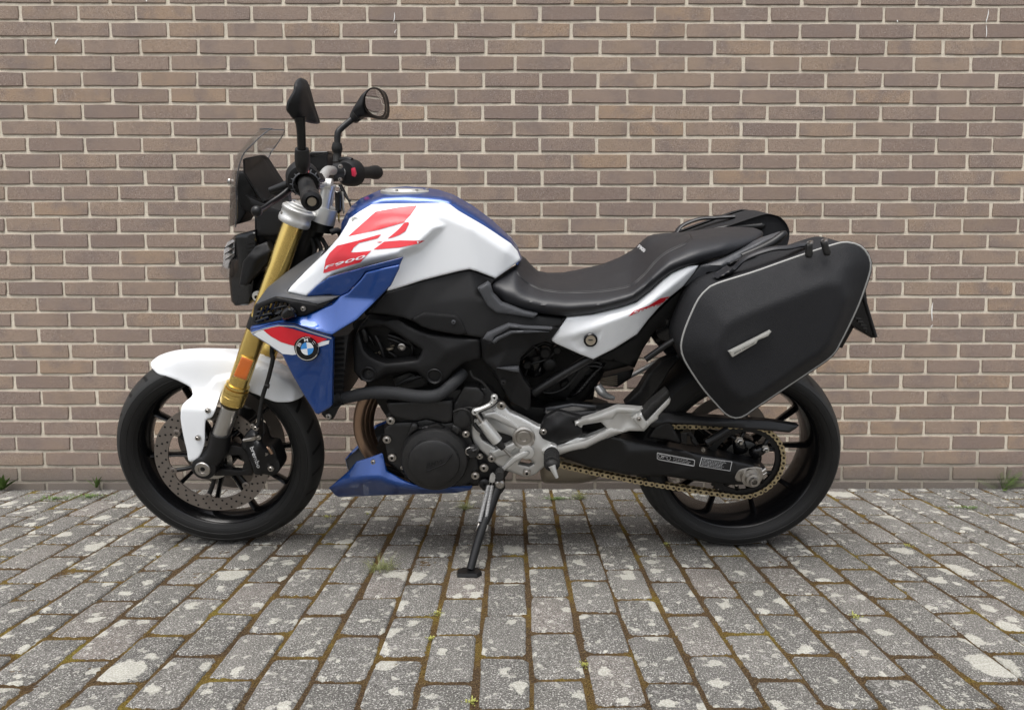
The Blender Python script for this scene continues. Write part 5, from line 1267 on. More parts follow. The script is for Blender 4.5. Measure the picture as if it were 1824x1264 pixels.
lathe('rear_signal', [(0, 0), (.03, .0), (.045, .012), (.047, .04), (.03, .06), (0, .062)], L(1188, 575, .03), (-.2, -1, -.1), 'gloss', bike, n=24)
tube('subframe_tube', [(990, 640, .115), (940, 688, .115), (1060, 640, .105), (1120, 600, .10)][0:0] or z6([(480, 520, .12), (640, 420, .12), (860, 290, .118), (960, 230, .115)]), .0125, 'metal_black', bike, n=16)
tube('subframe_tube', z6([(480, 520, -.12), (640, 420, -.12), (860, 290, -.118), (960, 230, -.115)]), .0125, 'metal_black', bike, n=16)
# licence plate and carrier
plh = skin('licence_plate_carrier', z9([(1040, 660), (1100, 528), (1112, 540), (1175, 765), (1168, 775), (1145, 775), (1030, 705)]), z9([(1040, 660, .04), (1100, 528, .04), (1175, 770, .06), (1030, 705, .04)]), 'gloss', bike, thick=.18, cell=6, rnd=2, rdepth=.003)
tube('plate_rim', z9([(1098, 528, .045), (1135, 650, .05), (1172, 772, .062)]), .0045, 'plastic', plh, n=8)
for k in range(5): plate('carrier_slot', z9([(1062 + k * 14, 660 + k * 18), (1092 + k * 13, 668 + k * 18), (1094 + k * 13, 676 + k * 18), (1060 + k * 14, 672 + k * 18)]), .052, .004, 'ink', plh, rnd=0)
plate('rear_carrier_arm', [(1480, 470), (1540, 500), (1545, 540), (1500, 620), (1440, 600)], .03, .06, 'dark', bike)

# ---- rear suspension, inner guard
tube('shock_absorber', z6([(880, 350, .02), (800, 470, .02), (720, 560, .02)]), [.034, .036, .034], 'dark', bike, n=20)
for k in range(8):
    t = k / 7; (x, y), = z6([(890 - 110 * t, 345 + 130 * t)]); c = L(x, y, .03)
    bm = bmesh.new(); sweep(bm, arc_pts(0, 0, .040, 0, 2 * pi * 23 / 24, 23), .0048, 6, 0)
    bmesh.ops.transform(bm, matrix=Matrix.Translation(c) @ Matrix.Rotation(radians(-40), 4, 'Y') @ Matrix.Rotation(radians(90), 4, 'X') @ Matrix.Rotation(radians(8), 4, 'Y'), verts=bm.verts)
    link('spring_coil', to_me(bm), 'gloss', bike)
lathe('reservoir', [(0, 0), (.026, 0), (.028, .004), (.028, .05), (.024, .056), (0, .058)], L(*z6([(500, 380, .06)])[0]), (-.15, -.25, 1), 'gloss', bike, n=24)
lathe('reservoir_cap', [(0, 0), (.022, 0), (.022, .014), (0, .016)], L(*z6([(495, 285, .08)])[0]), (-.15, -.25, 1), 'metal_black', bike, n=24)
tube('linkage', z6([(905, 470, .05), (935, 510, .055), (965, 535, .055), (1015, 552, .05)]), [.016, .018, .013, .008], 'alu', bike, n=12, smooth=4, flat=.7)
for q in ((440, 330, .1, .012), (560, 250, .1, .016), (590, 330, .09, .018), (690, 460, .08, .014), (640, 230, .1, .012), (430, 440, .11, .010)):
    (x, y), = z6([q[:2]]); lathe('connector', [(q[3], -.01), (q[3], .01), (q[3] * .7, .014), (0, .014)], L(x, y, q[2]), AX, 'dark', bike, n=16)
for a in ([(400, 300), (470, 240), (540, 190), (600, 200)], [(430, 400), (460, 330), (560, 300), (680, 220), (760, 260)], [(500, 500), (600, 520), (700, 480), (780, 380)], [(830, 320), (900, 315), (935, 330)], [(830, 340), (890, 340), (935, 350)], [(400, 230), (450, 200), (520, 230), (560, 300)]):
    tube('cable', [(*p, .10) for p in z6(a)], .0035, 'metal_black', bike, n=8)
tube('far_hanger', z6([(1120, 410, -.12), (1220, 355, -.13), (1340, 295, -.14)]), [.010, .012, .014], 'alu', bike, n=12, flat=.6)
plate('rear_caliper_block', z6([(925, 420), (1060, 380), (1150, 360), (1130, 420), (1040, 480), (930, 470)]), -.02, .04, 'engine', bike)
for k in range(5): plate('block_fin', z6([(930, 425 + k * 10), (1040, 405 + k * 14), (1040, 410 + k * 14), (930, 431 + k * 10)]), .0, .004, 'muffler', bike, rnd=0)
plate('dark_backing_plate', z6([(360, 340), (420, 220), (520, 180), (640, 195), (860, 290), (960, 375), (900, 440), (880, 560), (700, 580), (470, 560), (465, 470)]), .03, .08, 'dark', bike)  # dark backing plate added to fill the gap behind the mechanical parts
plate('shock_mount', z6([(560, 440), (700, 400), (790, 330), (860, 345), (900, 420), (820, 520), (700, 560), (560, 540)]), .05, .03, 'metal_black', bike)
# rear tyre hugger following the wheel
bm = bmesh.new(); n = 40
def hug(bm, r, hw_, a0, a1):
    rows = []
    for i in range(n + 1):
        a = a0 + (a1 - a0) * i / n; d = Vector((cos(a), 0, sin(a))); row = []
        for r_, w_ in ((r - .055, hw_), (r - .02, hw_), (r, hw_ * .7), (r + .004, 0), (r, -hw_ * .7), (r - .02, -hw_), (r - .055, -hw_)):
            row.append(bm.verts.new(RC + d * r_ + Vector((0, -w_, 0))))
        rows.append(row)
    for a, b in zip(rows, rows[1:]):
        for j in range(6): bm.faces.new((a[j], a[j + 1], b[j + 1], b[j]))
hug(bm, .315, .102, radians(100), radians(178)); bmesh.ops.recalc_face_normals(bm, faces=bm.faces); bmesh.ops.solidify(bm, geom=bm.faces[:], thickness=.003)
link('rear_hugger', to_me(bm), 'plastic', bike, smooth=50)
skin('hugger_arm', z6([(1090, 590), (1180, 500), (1240, 400), (1330, 310), (1440, 262), (1450, 290), (1380, 380), (1330, 470), (1260, 560), (1180, 640), (1110, 640)]), z6([(1090, 590, .12), (1440, 262, .10), (1260, 560, .12), (1250, 400, .13)]), 'metal_black', bike, cell=6, rnd=4, rdepth=.008, thick=.03)

# ---- swingarm
sa_o = [(905, 748), (930, 752), (1000, 762), (1103, 778), (1156, 789), (1230, 803), (1290, 814), (1363, 831), (1366, 838), (1350, 861), (1308, 863), (1262, 859), (1188, 848), (1120, 846), (1050, 832), (990, 810), (930, 795), (900, 780)]
sw = skin('swingarm', sa_o, [(905, 748, .12), (1103, 778, .128), (1230, 803, .135), (1363, 831, .145), (1350, 861, .142), (1188, 848, .125), (1050, 832, .12), (930, 795, .115), (1000, 785, .140), (1120, 806, .145), (1250, 830, .148), (1330, 848, .150), (1100, 840, .13)], 'metal_black', bike, cell=5, rnd=5, rdepth=.012, thick=.05, blur=5, mirror=False, label='black swingarm with printed stickers')
far = sw.copy(); far.data = sw.data.copy(); far.data.transform(Matrix.Diagonal((1, -1, 1, 1))); far.data.flip_normals(); COL.objects.link(far); far.location = (sw.location.x, -sw.location.y, sw.location.z); far['label'] = 'far swingarm arm'
plate('swingarm_bridge', [(900, 720), (1010, 730), (1100, 760), (1120, 800), (1090, 830), (980, 800), (900, 790)], .10, .20, 'dark', bike, cell=14)
skin('swingarm_brace', z8([(175, 480), (255, 450), (330, 590), (320, 596), (240, 575), (120, 560)]), .12, 'metal_black', bike, cell=6, rnd=3, thick=.03)
cg = skin('chain_guard', z6([(548, 650), (560, 620), (580, 603), (740, 585), (900, 600), (1100, 605), (1250, 620), (1320, 640), (1420, 650), (1420, 660)]) + z8([(880, 452), (1065, 482), (1040, 505), (1002, 527), (840, 512), (560, 492), (232, 468), (150, 500)]) + z6([(1180, 690), (1000, 680), (760, 680), (600, 690)]),
          z6([(548, 650, .115), (580, 603, .105), (740, 585, .10), (1250, 620, .105), (760, 680, .13), (1180, 690, .13), (900, 640, .13)]) + z8([(880, 452, .115), (1065, 482, .118), (1002, 527, .128), (232, 468, .13), (560, 492, .13), (560, 460, .13)]), 'metal_black', bike, cell=5, rnd=3, rdepth=.004, thick=.02, blur=4)
plate('guard_strip', z6([(565, 620), (740, 590), (900, 604), (900, 620), (740, 608), (575, 640)]), .133, .004, 'grey_plastic', cg, rnd=1.5)  # grey strip along the upper edge of the chain guard
tube('brake_hose', z8([(480, 590, .13), (560, 545, .125), (620, 505, .12)]), .011, 'metal_black', bike, n=12)
plate('hose_bracket', z8([(325, 530), (390, 520), (440, 600), (415, 612), (395, 590), (385, 550), (365, 545), (360, 600), (330, 590)]), .12, .01, 'metal_black', bike, rnd=1.5)
(x, y), = z8([(466, 636)]); bolt(x, y, .135, .004, bike)
# stickers: line drawing and text block
st1 = z8([(176, 655), (180, 651), (405, 694), (414, 700), (410, 735), (404, 738), (190, 698), (176, 690)])
decal('sticker_border', st1, sw, 'silver_print', off=.0012, cell=8, holes=[z8([(180, 658), (403, 699), (410, 704), (406, 732), (192, 693), (180, 687)])])
for cx, cy, r in ((196, 674, 12), (250, 686, 13), (213, 680, 7)): decal('sticker_drawing', poly_circle(*z8([(cx, cy)])[0], r / 3.51, 18), sw, 'silver_print', off=.0012, cell=6, holes=[poly_circle(*z8([(cx, cy)])[0], r / 3.51 - .8, 18)])
decal('sticker_drawing', z8([(205, 668), (240, 676), (240, 680), (205, 672)]), sw, 'silver_print', off=.0012)
def print_rows(x0, y0, wid, rows, dy, skew, slope, seed):
    r = random.Random(seed)
    for k in range(rows):
        x = x0 + k * skew; end = x + wid * r.uniform(.75, 1)
        while x < end:
            l = min(r.uniform(5, 15), end - x + 1); y = y0 + k * dy + (x - x0) * slope
            decal('print_dash', z8([(x, y), (x + l, y + l * slope), (x + l, y + l * slope + 2.6), (x, y + 2.6)]), sw, 'silver_print', off=.0013, cell=8); x += l + r.uniform(2.5, 4)
print_rows(278, 680, 112, 3, 10, 0, .185, 4)
st2 = z8([(455, 680), (648, 708), (634, 768), (440, 737)])
decal('sticker_border', st2, sw, 'silver_print', off=.0012, cell=8, holes=[z8([(459, 684), (643, 711), (631, 764), (445, 734)])])
print_rows(464, 688, 160, 6, 8.4, -2.2, .14, 9)

# ---- axle, sprocket, chain
axp = L(*z8([(767, 812, .158)])[0])
skin('axle_block', spline2(z8([(662, 808), (685, 762), (740, 745), (810, 740), (845, 760), (838, 815), (800, 848), (740, 838), (680, 832)]), 4), .150, 'steel', bike, cell=4, rnd=3, rdepth=.004, thick=.02)
lathe('axle_nut', [(.026, -.008), (.026, .0), (.019, .002), (.019, .016), (.013, .018), (.011, .024), (.008, .024), (.0075, .004), (0, .004)], axp, AX, 'steel', bike, n=24)
tube('adjuster_bolt', z8([(835, 770, .150), (858, 752, .150)]), .006, 'steel', bike, n=8, smooth=0)
tube('adjuster_bolt', z8([(840, 790, .150), (862, 775, .150)]), .004, 'steel', bike, n=8, smooth=0)
SW_ = .085   # chain line
spc = Vector((RC.x, -SW_, RC.z))
# sprocket as toothed ring with cut-outs
bm = bmesh.new(); nT = 44; RS = .108
out = []
for k in range(nT * 4):
    a = 2 * pi * k / (nT * 4); r = RS + (.0045 if k % 4 in (0, 1) else -.0035); out.append((cos(a) * r, sin(a) * r))
inn = [(cos(2 * pi * k / 60) * .088, sin(2 * pi * k / 60) * .088) for k in range(60)]
def ring_plate(bm, out, inn, y0, y1):
    m = len(out); q = len(inn)
    for yy, flip in ((y0, 0), (y1, 1)):
        A = [bm.verts.new(spc + Vector((x, yy, z))) for x, z in out]; B = [bm.verts.new(spc + Vector((inn[int(k * q / m)][0], yy, inn[int(k * q / m)][1]))) for k in range(m)]
        for k in range(m): bm.faces.new((A[k], A[(k + 1) % m], B[(k + 1) % m], B[k]))
        if flip: 
            for k in range(m): bm.faces.new((A[k], A[(k + 1) % m], P0[(k + 1) % m], P0[k])); bm.faces.new((B[k], B[(k + 1) % m], P1[(k + 1) % m], P1[k]))
        P0, P1 = A, B
ring_plate(bm, out, inn, -.003, .004)
spk = link('sprocket', to_me(bm), 'metal_black', rw, smooth=30)
for k in range(5):
    a = .62 + k * 2 * pi / 5
    for s in (-.22, .22):
        bm = bmesh.new(); sweep(bm, [spc + Vector((cos(a) * .060, 0, sin(a) * .060)), spc + Vector((cos(a + s) * .090, 0, sin(a + s) * .090))], .006, 6, 0, upv=(0, 1, 0)); link('sprocket_arm', to_me(bm), 'metal_black', rw)
    p = spc + Vector((cos(a) * .066, -.004, sin(a) * .066))
    lathe('sprocket_bolt', [(.0125, -.004), (.0125, .002), (.009, .003), (.009, .010), (.006, .012), (.005, .018), (0, .018)], p, AX, 'steel', rw, n=6, sharp=20)
    bm = bmesh.new(); sweep(bm, [spc + Vector((cos(a) * .03, .01, sin(a) * .03)), spc + Vector((cos(a) * .068, .006, sin(a) * .068))], [.022, .015], 10, 0, upv=(0, 1, 0)); link('carrier_lobe', to_me(bm), 'gloss', rw)
lathe('sprocket_carrier', [(0, .0), (.03, .0), (.055, -.012), (.062, -.03), (.062, -.06)], spc, AX, 'gloss', rw, n=40)
disc(rw, RC, -.085, .130, .095, 6, 'rear brake disc on the far side', holes=False)
# chain path in the wheel plane
PITCH_C = .0158
fc_ = L(880, 775, SW_); fr = .036
def tangent_path():
    c1 = Vector((spc.x, spc.z)); c2 = Vector((fc_.x, fc_.z)); pts = []
    d = c1 - c2; L_ = d.length; base = atan2(d.y, d.x); al_ = math.acos((RS - fr) / L_)
    # upper tangent from the front sprocket to the rear one
    au = base + pi - al_; ad = base + pi + al_
    p_u2 = c2 + fr * Vector((cos(au), sin(au))); p_u1 = c1 + RS * Vector((cos(au), sin(au)))
    p_d2 = c2 + fr * Vector((cos(ad), sin(ad))); p_d1 = c1 + RS * Vector((cos(ad), sin(ad)))
    n = 40
    pts += [p_u2.lerp(p_u1, k / n) - Vector((0, .004 * sin(pi * k / n))) for k in range(n)]
    a = au
    while a > ad - 2 * pi: pts.append(c1 + RS * Vector((cos(a), sin(a)))); a -= .03
    pts += [p_d1.lerp(p_d2, k / n) - Vector((0, .014 * sin(pi * k / n))) for k in range(n)]
    a = ad
    while a > au: pts.append(c2 + fr * Vector((cos(a), sin(a)))); a -= .1
    return pts
pp = tangent_path(); cum = [0]
for a, b in zip(pp, pp[1:] + pp[:1]): cum.append(cum[-1] + (b - a).length)
NL = int(cum[-1] / PITCH_C / 2) * 2; step = cum[-1] / NL
def at_len(s):
    s %= cum[-1]
    for i in range(len(pp)):
        if cum[i + 1] >= s:
            t = (s - cum[i]) / max(1e-9, cum[i + 1] - cum[i]); return pp[i].lerp(pp[(i + 1) % len(pp)], t)
    return pp[0]
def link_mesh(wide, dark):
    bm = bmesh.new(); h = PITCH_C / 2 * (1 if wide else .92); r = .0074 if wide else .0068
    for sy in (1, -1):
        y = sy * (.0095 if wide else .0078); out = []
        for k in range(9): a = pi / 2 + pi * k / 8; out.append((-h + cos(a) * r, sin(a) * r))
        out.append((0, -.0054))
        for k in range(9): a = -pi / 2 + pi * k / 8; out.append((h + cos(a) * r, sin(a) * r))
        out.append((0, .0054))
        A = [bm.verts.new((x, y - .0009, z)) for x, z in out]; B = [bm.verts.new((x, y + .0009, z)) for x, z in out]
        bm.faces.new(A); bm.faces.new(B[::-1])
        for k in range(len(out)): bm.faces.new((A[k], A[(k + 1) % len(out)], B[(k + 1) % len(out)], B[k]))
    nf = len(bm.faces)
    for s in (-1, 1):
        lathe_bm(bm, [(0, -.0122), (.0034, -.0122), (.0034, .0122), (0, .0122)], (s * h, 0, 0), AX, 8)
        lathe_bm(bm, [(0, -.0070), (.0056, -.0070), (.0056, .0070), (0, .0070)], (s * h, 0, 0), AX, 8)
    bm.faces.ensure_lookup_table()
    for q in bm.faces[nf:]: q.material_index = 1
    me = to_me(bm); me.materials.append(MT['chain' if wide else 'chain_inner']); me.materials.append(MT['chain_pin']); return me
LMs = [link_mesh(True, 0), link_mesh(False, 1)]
chain = bpy.data.objects.new('chain', None); COL.objects.link(chain); chain.parent = bike; ORG[chain] = Vector((0, 0, 0)); chain['label'] = 'gold drive chain'
bm = bmesh.new(); lathe_bm(bm, [(fr - .004, -.003), (fr - .004, .003), (.012, .003), (.012, -.003)], Vector((fc_.x, -SW_, fc_.z)), AX, 17, closed_prof=True); link('front_sprocket', to_me(bm), 'metal_black', bike)
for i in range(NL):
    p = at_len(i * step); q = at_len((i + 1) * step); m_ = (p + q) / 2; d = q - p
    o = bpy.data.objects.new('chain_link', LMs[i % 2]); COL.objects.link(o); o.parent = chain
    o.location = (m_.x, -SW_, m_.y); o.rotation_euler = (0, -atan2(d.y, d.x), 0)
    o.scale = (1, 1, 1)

# ---- silencer below, footrest plate, shifter, pegs, stand
skin('silencer', spline2(z6([(528, 990), (540, 1100), (600, 1115), (820, 1112), (930, 1070), (1010, 1030), (1030, 1000), (1000, 960), (700, 940), (560, 960)]), 6), -.01, 'muffler', bike, cell=6, rnd=12, rdepth=.03, thick=.14)
ap = skin('footrest_plate', z6([(130, 690), (78, 700), (64, 740), (70, 800), (90, 850), (120, 890), (160, 920), (250, 1000), (300, 1030), (380, 1058), (440, 1078), (500, 1055), (560, 1000), (600, 960), (640, 935), (740, 900), (830, 885), (940, 830), (1050, 790), (1120, 770), (1215, 772), (1232, 740), (1240, 640), (1220, 622), (1130, 615), (1045, 608), (900, 665), (755, 710), (700, 700), (640, 740), (520, 740), (430, 690), (330, 642), (292, 600), (255, 590), (215, 625), (140, 655)]),
          z6([(130, 690, .150), (64, 740, .14), (120, 890, .145), (300, 1030, .15), (440, 1078, .155), (600, 960, .165), (830, 885, .175), (1050, 790, .180), (1215, 772, .185), (1232, 640, .185), (1045, 608, .180), (755, 710, .168), (520, 740, .165), (330, 642, .158), (255, 590, .155), (420, 820, .172), (300, 700, .165), (560, 900, .178), (900, 850, .185), (1100, 690, .172), (1000, 690, .185), (200, 870, .145), (250, 660, .163)]),
          'alu', bike, cell=4, rnd=4, rdepth=.006, thick=.018, blur=4,
          holes=[z6([(130, 800), (150, 830), (230, 880), (260, 880), (330, 850), (380, 830), (330, 800), (230, 770), (190, 740), (160, 720), (140, 740)]), z6([(385, 990), (415, 940), (465, 962), (488, 988), (455, 1004)]), z6([(640, 850), (700, 830), (770, 800), (780, 800), (690, 850), (630, 868)]), z6([(800, 760), (810, 732), (930, 712), (968, 750), (950, 768), (830, 815), (790, 812), (780, 800)])], label='cast aluminium footrest plate with passenger arm')
skin('plate_rib', z6([(145, 655), (230, 640), (330, 690), (400, 750), (380, 770), (300, 730), (200, 685), (150, 690)]), .170, 'alu', bike, cell=4, rnd=4, rdepth=.006, thick=.01)
skin('plate_rib', z6([(195, 915), (240, 890), (360, 845), (400, 850), (390, 880), (300, 930), (230, 950)]), .165, 'alu', bike, cell=4, rnd=4, rdepth=.006, thick=.02)
skin('arm_rib', z6([(640, 880), (830, 830), (960, 765), (1000, 750), (1080, 775), (1000, 800), (830, 880), (640, 925)]), .188, 'alu', bike, cell=4, rnd=5, rdepth=.005, thick=.01)
skin('arm_rib', z6([(760, 712), (900, 668), (1045, 610), (1220, 624), (1150, 650), (1040, 655), (1010, 690), (930, 700), (760, 735)]), .190, 'alu', bike, cell=4, rnd=5, rdepth=.005, thick=.01)
hg = skin('heel_guard', z6([(520, 785), (540, 720), (562, 680), (600, 655), (640, 635), (672, 640), (740, 662), (795, 672), (802, 684), (765, 700), (752, 722), (808, 755), (806, 800), (740, 830), (645, 860), (590, 840), (545, 820)]),
          z6([(520, 785, .175), (600, 655, .175), (740, 662, .178), (806, 800, .178), (645, 860, .178), (640, 740, .192), (800, 684, .18), (560, 790, .182)]), 'plastic', bike, cell=5, rnd=4, rdepth=.006, thick=.015)
(x, y), = z6([(551, 776)]); bolt(x, y, .190, .0065, bike)
for x, y, w, r in ((271, 603, .160, .009), (208, 952, .158, .0085), (440, 1050, .166, .0085), (345, 970, .165, .003), (158, 1015, .15, .009), (130, 940, .15, .006), (100, 1065, .15, .007)):
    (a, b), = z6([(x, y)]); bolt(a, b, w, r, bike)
pv_ = L(*z6([(420, 815, .174)])[0]); lathe('pivot_bolt', [(.030, -.004), (.030, .003), (.026, .005), (.020, .003), (.0185, .006), (.009, .006), (.008, .001), (0, .001)], pv_, AX, 'steel', bike, n=32)
pv2 = L(*z6([(440, 912, .180)])[0]); lathe('lever_pivot', [(.019, -.01), (.019, .002), (.012, .004), (.008, .004), (.007, .0), (0, 0)], pv2, AX, 'alu', bike, n=24)
# shift lever and linkage
tube('shift_linkage', z6([(225, 560, .175), (205, 590, .178), (150, 618, .182), (98, 636, .185)]), [.013, .009, .008, .0105], 'alu', bike, n=14, flat=.7)
for x, y, w, r in ((225, 550, .18, .010), (98, 645, .188, .010), (208, 590, .186, .005)):
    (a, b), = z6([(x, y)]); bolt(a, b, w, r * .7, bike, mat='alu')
tube('shift_rod', z6([(105, 655, .185), (150, 720, .187)]), .005, 'steel', bike, n=10, smooth=0)
tube('shift_sensor', z6([(145, 712, .187), (205, 790, .187), (245, 838, .187)]), [.013, .0155, .015], 'alu', bike, n=18, smooth=0)
tube('sensor_boot', z6([(235, 828, .187), (285, 885, .187)]), [.013, .008], 'rubber', bike, n=14, smooth=0)
tube('shift_rod', z6([(285, 885, .187), (335, 938, .187)]), .0042, 'steel', bike, n=10, smooth=0)
plate('shift_arm', z6([(262, 1030), (340, 950), (420, 905), (455, 905), (460, 930), (370, 970), (290, 1035)]), .186, .008, 'alu', bike, rnd=2, cell=5)
tube('sensor_cable', z6([(150, 690, .18), (120, 640, .165), (60, 615, .16), (0, 630, .155)]), .0032, 'rubber', bike, n=8)
tube('sensor_cable', z6([(170, 790, .18), (120, 760, .17), (90, 720, .165)]), .006, 'rubber', bike, n=8)
tube('shift_peg', z6([(262, 1035, .20), (258, 1070, .235)]), .011, 'rubber', bike, n=14, smooth=0)
# rider peg pointing out towards the viewer
skin('peg_bracket', z6([(540, 905), (600, 858), (640, 870), (655, 925), (640, 950), (560, 945)]), .195, 'alu', bike, cell=4, rnd=3, thick=.02)
pgA = L(*z6([(604, 915, .20)])[0]); pgB = L(*z6([(606, 1000, .285)])[0])
bm = bmesh.new(); sweep(bm, [pgA, pgA.lerp(pgB, .25), pgA.lerp(pgB, .7), pgB], [.016, .019, .0185, .014], 14, 3, True, .8, (1, 0, 0)); peg = link('footpeg', to_me(bm), 'rubber', bike); peg['label'] = 'rubber rider footpeg'
for k in range(5):
    c = pgA.lerp(pgB, .15 + k * .17); lathe('peg_rib', [(.016, -.003), (.0205, -.002), (.0205, .002), (.016, .003)], c, (pgB - pgA), 'rubber', peg, n=16)
tube('peg_feeler', [pgB, L(*z6([(625, 1045, .29)])[0]), L(*z6([(640, 1080, .292)])[0])], [.009, .006, .004], 'alu', bike, n=12, smooth=0)
# passenger peg folded up
skin('passenger_peg', z6([(1200, 655), (1260, 590), (1370, 500), (1384, 512), (1386, 540), (1300, 620), (1228, 705)]), .205, 'rubber', bike, cell=4, rnd=4, rdepth=.006, thick=.03, label='folded rubber passenger peg')
skin('peg_hinge', z6([(1138, 690), (1200, 650), (1216, 668), (1232, 700), (1386, 542), (1394, 560), (1385, 590), (1312, 668), (1310, 690), (1262, 722), (1215, 774)]), .200, 'alu', bike, cell=4, rnd=3, rdepth=.004, thick=.02)
plate('hinge_ear', z6([(1140, 690), (1172, 660), (1205, 672), (1240, 728), (1212, 772)]), .208, .01, 'alu', bike, cell=5)
(x, y), = z6([(1183, 692)]); bolt(x, y, .209, .005, bike)
# side stand
stf = ground_pt(838, 1021); stf = BINV @ Vector((stf.x, stf.y, .012))
piv = L(880, 862, .135)
plate('stand_bracket', z4([(885, 705), (900, 665), (960, 640), (1020, 690), (1022, 750), (1000, 780), (940, 770), (900, 760)]), .135, .03, 'metal_black', bike)
tube('side_stand', [piv + Vector((.012, 0, .0)), piv.lerp(stf, .3) + Vector((.006, 0, 0)), piv.lerp(stf, .65), stf], [.016, .0135, .0115, .0105], 'metal_black', bike, n=18, smooth=4, label='black side stand leg')
bm = bmesh.new(); fo_ = [(-.030, -.022), (.022, -.024), (.034, -.004), (.024, .022), (-.018, .026), (-.034, .006)]
A = [bm.verts.new((x, y, 0)) for x, y in fo_]; B = [bm.verts.new((x * .92, y * .9, .009)) for x, y in fo_]
bm.faces.new(A[::-1]); bm.faces.new(B)
for k in range(6): bm.faces.new((A[k], A[(k + 1) % 6], B[(k + 1) % 6], B[k]))
gp = ground_pt(836, 1022); bmesh.ops.transform(bm, matrix=BINV @ Matrix.Translation((gp.x, gp.y, .001)), verts=bm.verts)
link('stand_foot', to_me(bm), 'metal_black', bike, smooth=30)
def along(t, off): q = piv.lerp(stf, t); return q + Vector((off, -.012, 0))
for off in (-.016, .004):
    a, b = L(*z4([(948 + off * 900, 735, .155)])[0]), L(*z4([(910 + off * 1600, 930, .20)])[0])
    bm = bmesh.new(); m = 24; pts = []
    for k in range(m * 6):
        t = k / (m * 6); ang = 2 * pi * k / 6; ax_ = (b - a).normalized(); u = ax_.cross(Vector((0, 1, 0))).normalized(); v = ax_.cross(u)
        pts.append(a.lerp(b, t) + (u * cos(ang) + v * sin(ang)) * .0046)
    sweep(bm, pts, .0019, 5, 0); link('stand_spring', to_me(bm), 'spring', bike)
    bm = bmesh.new(); sweep(bm, [a, a + (a - b).normalized() * .03], .002, 6, 0); sweep(bm, [b, b + (b - a).normalized() * .025 + Vector((-.003, 0, 0))], .002, 6, 0); link('spring_hook', to_me(bm), 'steel', bike)
plate('spring_plate', z4([(935, 715), (942, 675), (958, 668), (972, 678), (968, 715), (955, 722), (945, 720)]), .160, .004, 'alu', bike, rnd=1, cell=4)
tube('hook_loop', z4([(893, 940, .205), (895, 968, .21), (910, 980, .212), (925, 968, .21), (928, 945, .205)]), .0025, 'steel', bike, n=6)
for q in ((912, 726, .150, .010), (992, 728, .152, .009)):
    (x, y), = z4([q[:2]]); lathe('stand_pivot', [(q[3] * 1.5, -.01), (q[3] * 1.5, .002), (q[3], .006), (q[3] * .5, .006), (q[3] * .45, 0), (0, 0)], L(x, y, q[2]), AX, 'metal_black' if q[3] > .0095 else 'steel', bike, n=20)
tube('stand_boot', z4([(985, 655, .15), (990, 700, .15)]), .013, 'rubber', bike, n=14, smooth=0)

# ---- ignition key hanging from the yoke
key = thing('key', L(*z1([(932, 930, .02)])[0]), 'black motorcycle key with tag hanging from the ignition beside the handlebar clamp', 'key')
skin('key_fob', z1([(912, 930), (950, 925), (958, 950), (960, 1080), (940, 1098), (915, 1080)]), .03, 'gloss', key, thick=.012, cell=4, rnd=2)
plate('key_blade', z1([(932, 1090), (948, 1090), (946, 1170), (936, 1150)]), .026, .003, 'gold', key, rnd=.6, cell=4)
plate('key_tag', z1([(962, 930), (975, 940), (985, 1090), (975, 1100), (966, 1050)]), .02, .002, 'badge', key, rnd=.6, cell=4)
tube('key_ring', [(x, y, .03) for x, y in poly_circle(*z1([(930, 915)])[0], 5, 14)] , .0013, 'steel', key, n=6)
tube('strap', z1([(945, 880, .0), (975, 940, .0), (1010, 990, .0), (1034, 1003, .0)]), .003, 'rubber', key, n=6)
tube('cable', z1([(960, 880, -.02), (1000, 960, -.02), (1035, 1050, .0)]), .0022, 'rubber', bike, n=8)
tube('cable', z1([(880, 1240, .06), (930, 1225, .05), (960, 1260, .03), (975, 1330, .02)]), .008, 'rubber', bike, n=10)
for q in range(3): tube('cable', [(555 + q * 9, 425, .03), (560 + q * 12, 450, .05), (545 + q * 14, 490, .07)], .006, 'rubber', bike, n=8)

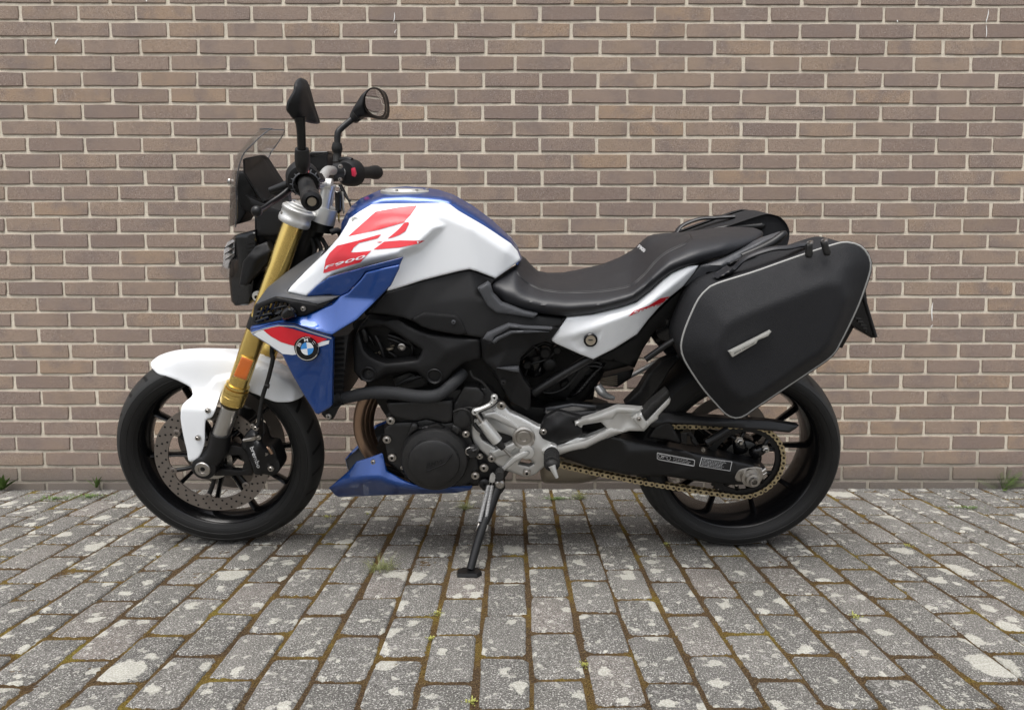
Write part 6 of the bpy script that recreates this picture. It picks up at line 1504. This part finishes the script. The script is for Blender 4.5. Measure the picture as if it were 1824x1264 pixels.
# ---- soft cases
def pannier(side):
    near = side > 0
    lab = ('large black soft side case with grey piping and silver badge, near side of seat' if near else 'black soft side case on the far side, seen behind the seat')
    base = L(1300, 742, .25); base = Vector((base.x, base.y * side, base.z))
    t = thing('side_case', base, lab, 'side case', 'soft cases on the motorcycle')
    out = spline2(z9([(400, 1213), (350, 1192), (300, 1140), (230, 1060), (160, 960), (115, 880), (103, 820), (120, 740), (160, 640), (200, 560), (245, 510), (300, 478), (500, 415), (650, 362), (800, 310), (950, 262), (1010, 252), (1070, 265), (1110, 295), (1138, 345), (1140, 400), (1120, 470), (1080, 580), (1040, 670), (980, 790), (930, 870), (820, 950), (700, 1030), (520, 1150), (450, 1200)]), 5)
    W0 = .285
    ctrl = [(x, y, W0) for x, y in out[::3]]
    plateau = densify(z9([(352, 700), (410, 668), (560, 606), (900, 474), (975, 478), (1006, 510), (1004, 600), (960, 690), (925, 800), (870, 868), (760, 930), (640, 1020), (510, 1105), (440, 1118), (392, 1100), (325, 985), (285, 890), (300, 800)]), 14)
    ctrl = Ramp(out[::2], plateau[::2], W0, W0 + .058, 6)
    def fix(o):
        if near: return o
        o.data.transform(Matrix.Diagonal((1, -1, 1, 1))); o.data.flip_normals()
        # local y flips about the thing's base, which is mirrored too
        o.location.y = -o.location.y; return o
    t_org = ORG[t]; ORG[t] = Vector((base.x, base.y * side, base.z))
    sh_ = fix(skin('case_shell', out, ctrl, 'fabric', t, cell=7, rnd=4, rdepth=.006, thick=.02, blur=11))
    # body behind the piping, slightly smaller
    cx = sum(p[0] for p in out) / len(out); cy = sum(p[1] for p in out) / len(out)
    bsc = .985 if near else 1.02; body = [(cx + (x - cx) * bsc - 2 * near, cy + (y - cy) * bsc) for x, y in out]
    fix(skin('case_body', body, W0 - .026, 'fabric', t, cell=14, rnd=5, rdepth=.008, thick=.135))
    if near: fix(tube('piping', [(x, y, W0 - .002) for x, y in out[::2]] + [(*out[0], W0 - .002)], .0027, 'piping', t, n=8, smooth=0))
    fix(tube('zip', [(cx + (x - cx) * 1.0, cy + (y - cy) * 1.0, W0 - .030) for x, y in out[::3]] + [(*out[0], W0 - .030)], .0042, 'metal_black', t, n=6, smooth=0))
    # carrying handle
    hd = fix(tube('carry_handle', z9([(310, 440, .20), (390, 398, .205), (440, 350, .215), (500, 318, .22), (600, 288, .222), (690, 280, .218), (740, 268, .205), (800, 262, .20)]), [.014, .013, .012, .012, .012, .012, .013, .012], 'vinyl', t, n=12, smooth=4, flat=.45, upv=(0, 1, 0)))
    fix(skin('handle_patch', z9([(298, 448), (380, 392), (398, 402), (372, 425), (310, 448)]), .235, 'vinyl', t, cell=5, rnd=2, thick=.04))
    for px_, ang in ((810, 0), (890, .35)) if near else ():
        y0 = 262 if ang == 0 else 250
        x1 = px_ - 2 if ang == 0 else px_ + 18
        pl = z9([(px_ - 16, y0), (px_ + 14, y0 - 2), (x1 + 18, y0 + 55), (x1 + 10, y0 + 74), (x1 - 12, y0 + 76), (x1 - 18, y0 + 60)])
        fix(skin('zip_puller', pl, .325, 'rubber', t, cell=4, rnd=2, rdepth=.003, thick=.008))
        fix(tube('zip_slider', z9([(px_, y0 + 6, .318), (px_ + 10, y0 - 14, .30), (px_ - 12, y0 - 8, .29)]), .0035, 'steel', t, n=8))
    if near:
        bg_ = skin('case_badge', z9([(365, 852), (380, 846), (500, 786), (595, 737), (598, 742), (580, 766), (525, 788), (515, 806), (388, 880), (380, 878)]), z9([(365, 852, .358), (595, 737, .362), (580, 766, .361), (388, 880, .357)]), 'badge', t, cell=4, rnd=1.5, rdepth=.0015, thick=.010, blur=0)
        text_decal('badge_lettering', 'BMW Motorrad', z9([(394, 866)])[0], z9([(503, 808)])[0], 3.6, bg_, 'ink', bg_, off=.0008, updir=(.2, -1))
    ORG[t] = t_org
    if not near: t.location = t.location + Vector((-.048, 0, .028))
    return t
pannier(1); pannier(-1)
# case holders on the bike
tube('case_holder', [(1150, 640, .15), (1210, 600, .16), (1300, 560, .165), (1400, 540, .165)], .008, 'metal_black', bike, n=10)
tube('case_holder', [(1300, 560, -.165), (1400, 540, -.165)], .008, 'metal_black', bike, n=10, smooth=0)
for o in bpy.data.objects:
    if o.name.startswith('low_weed'): o['kind'] = 'stuff'
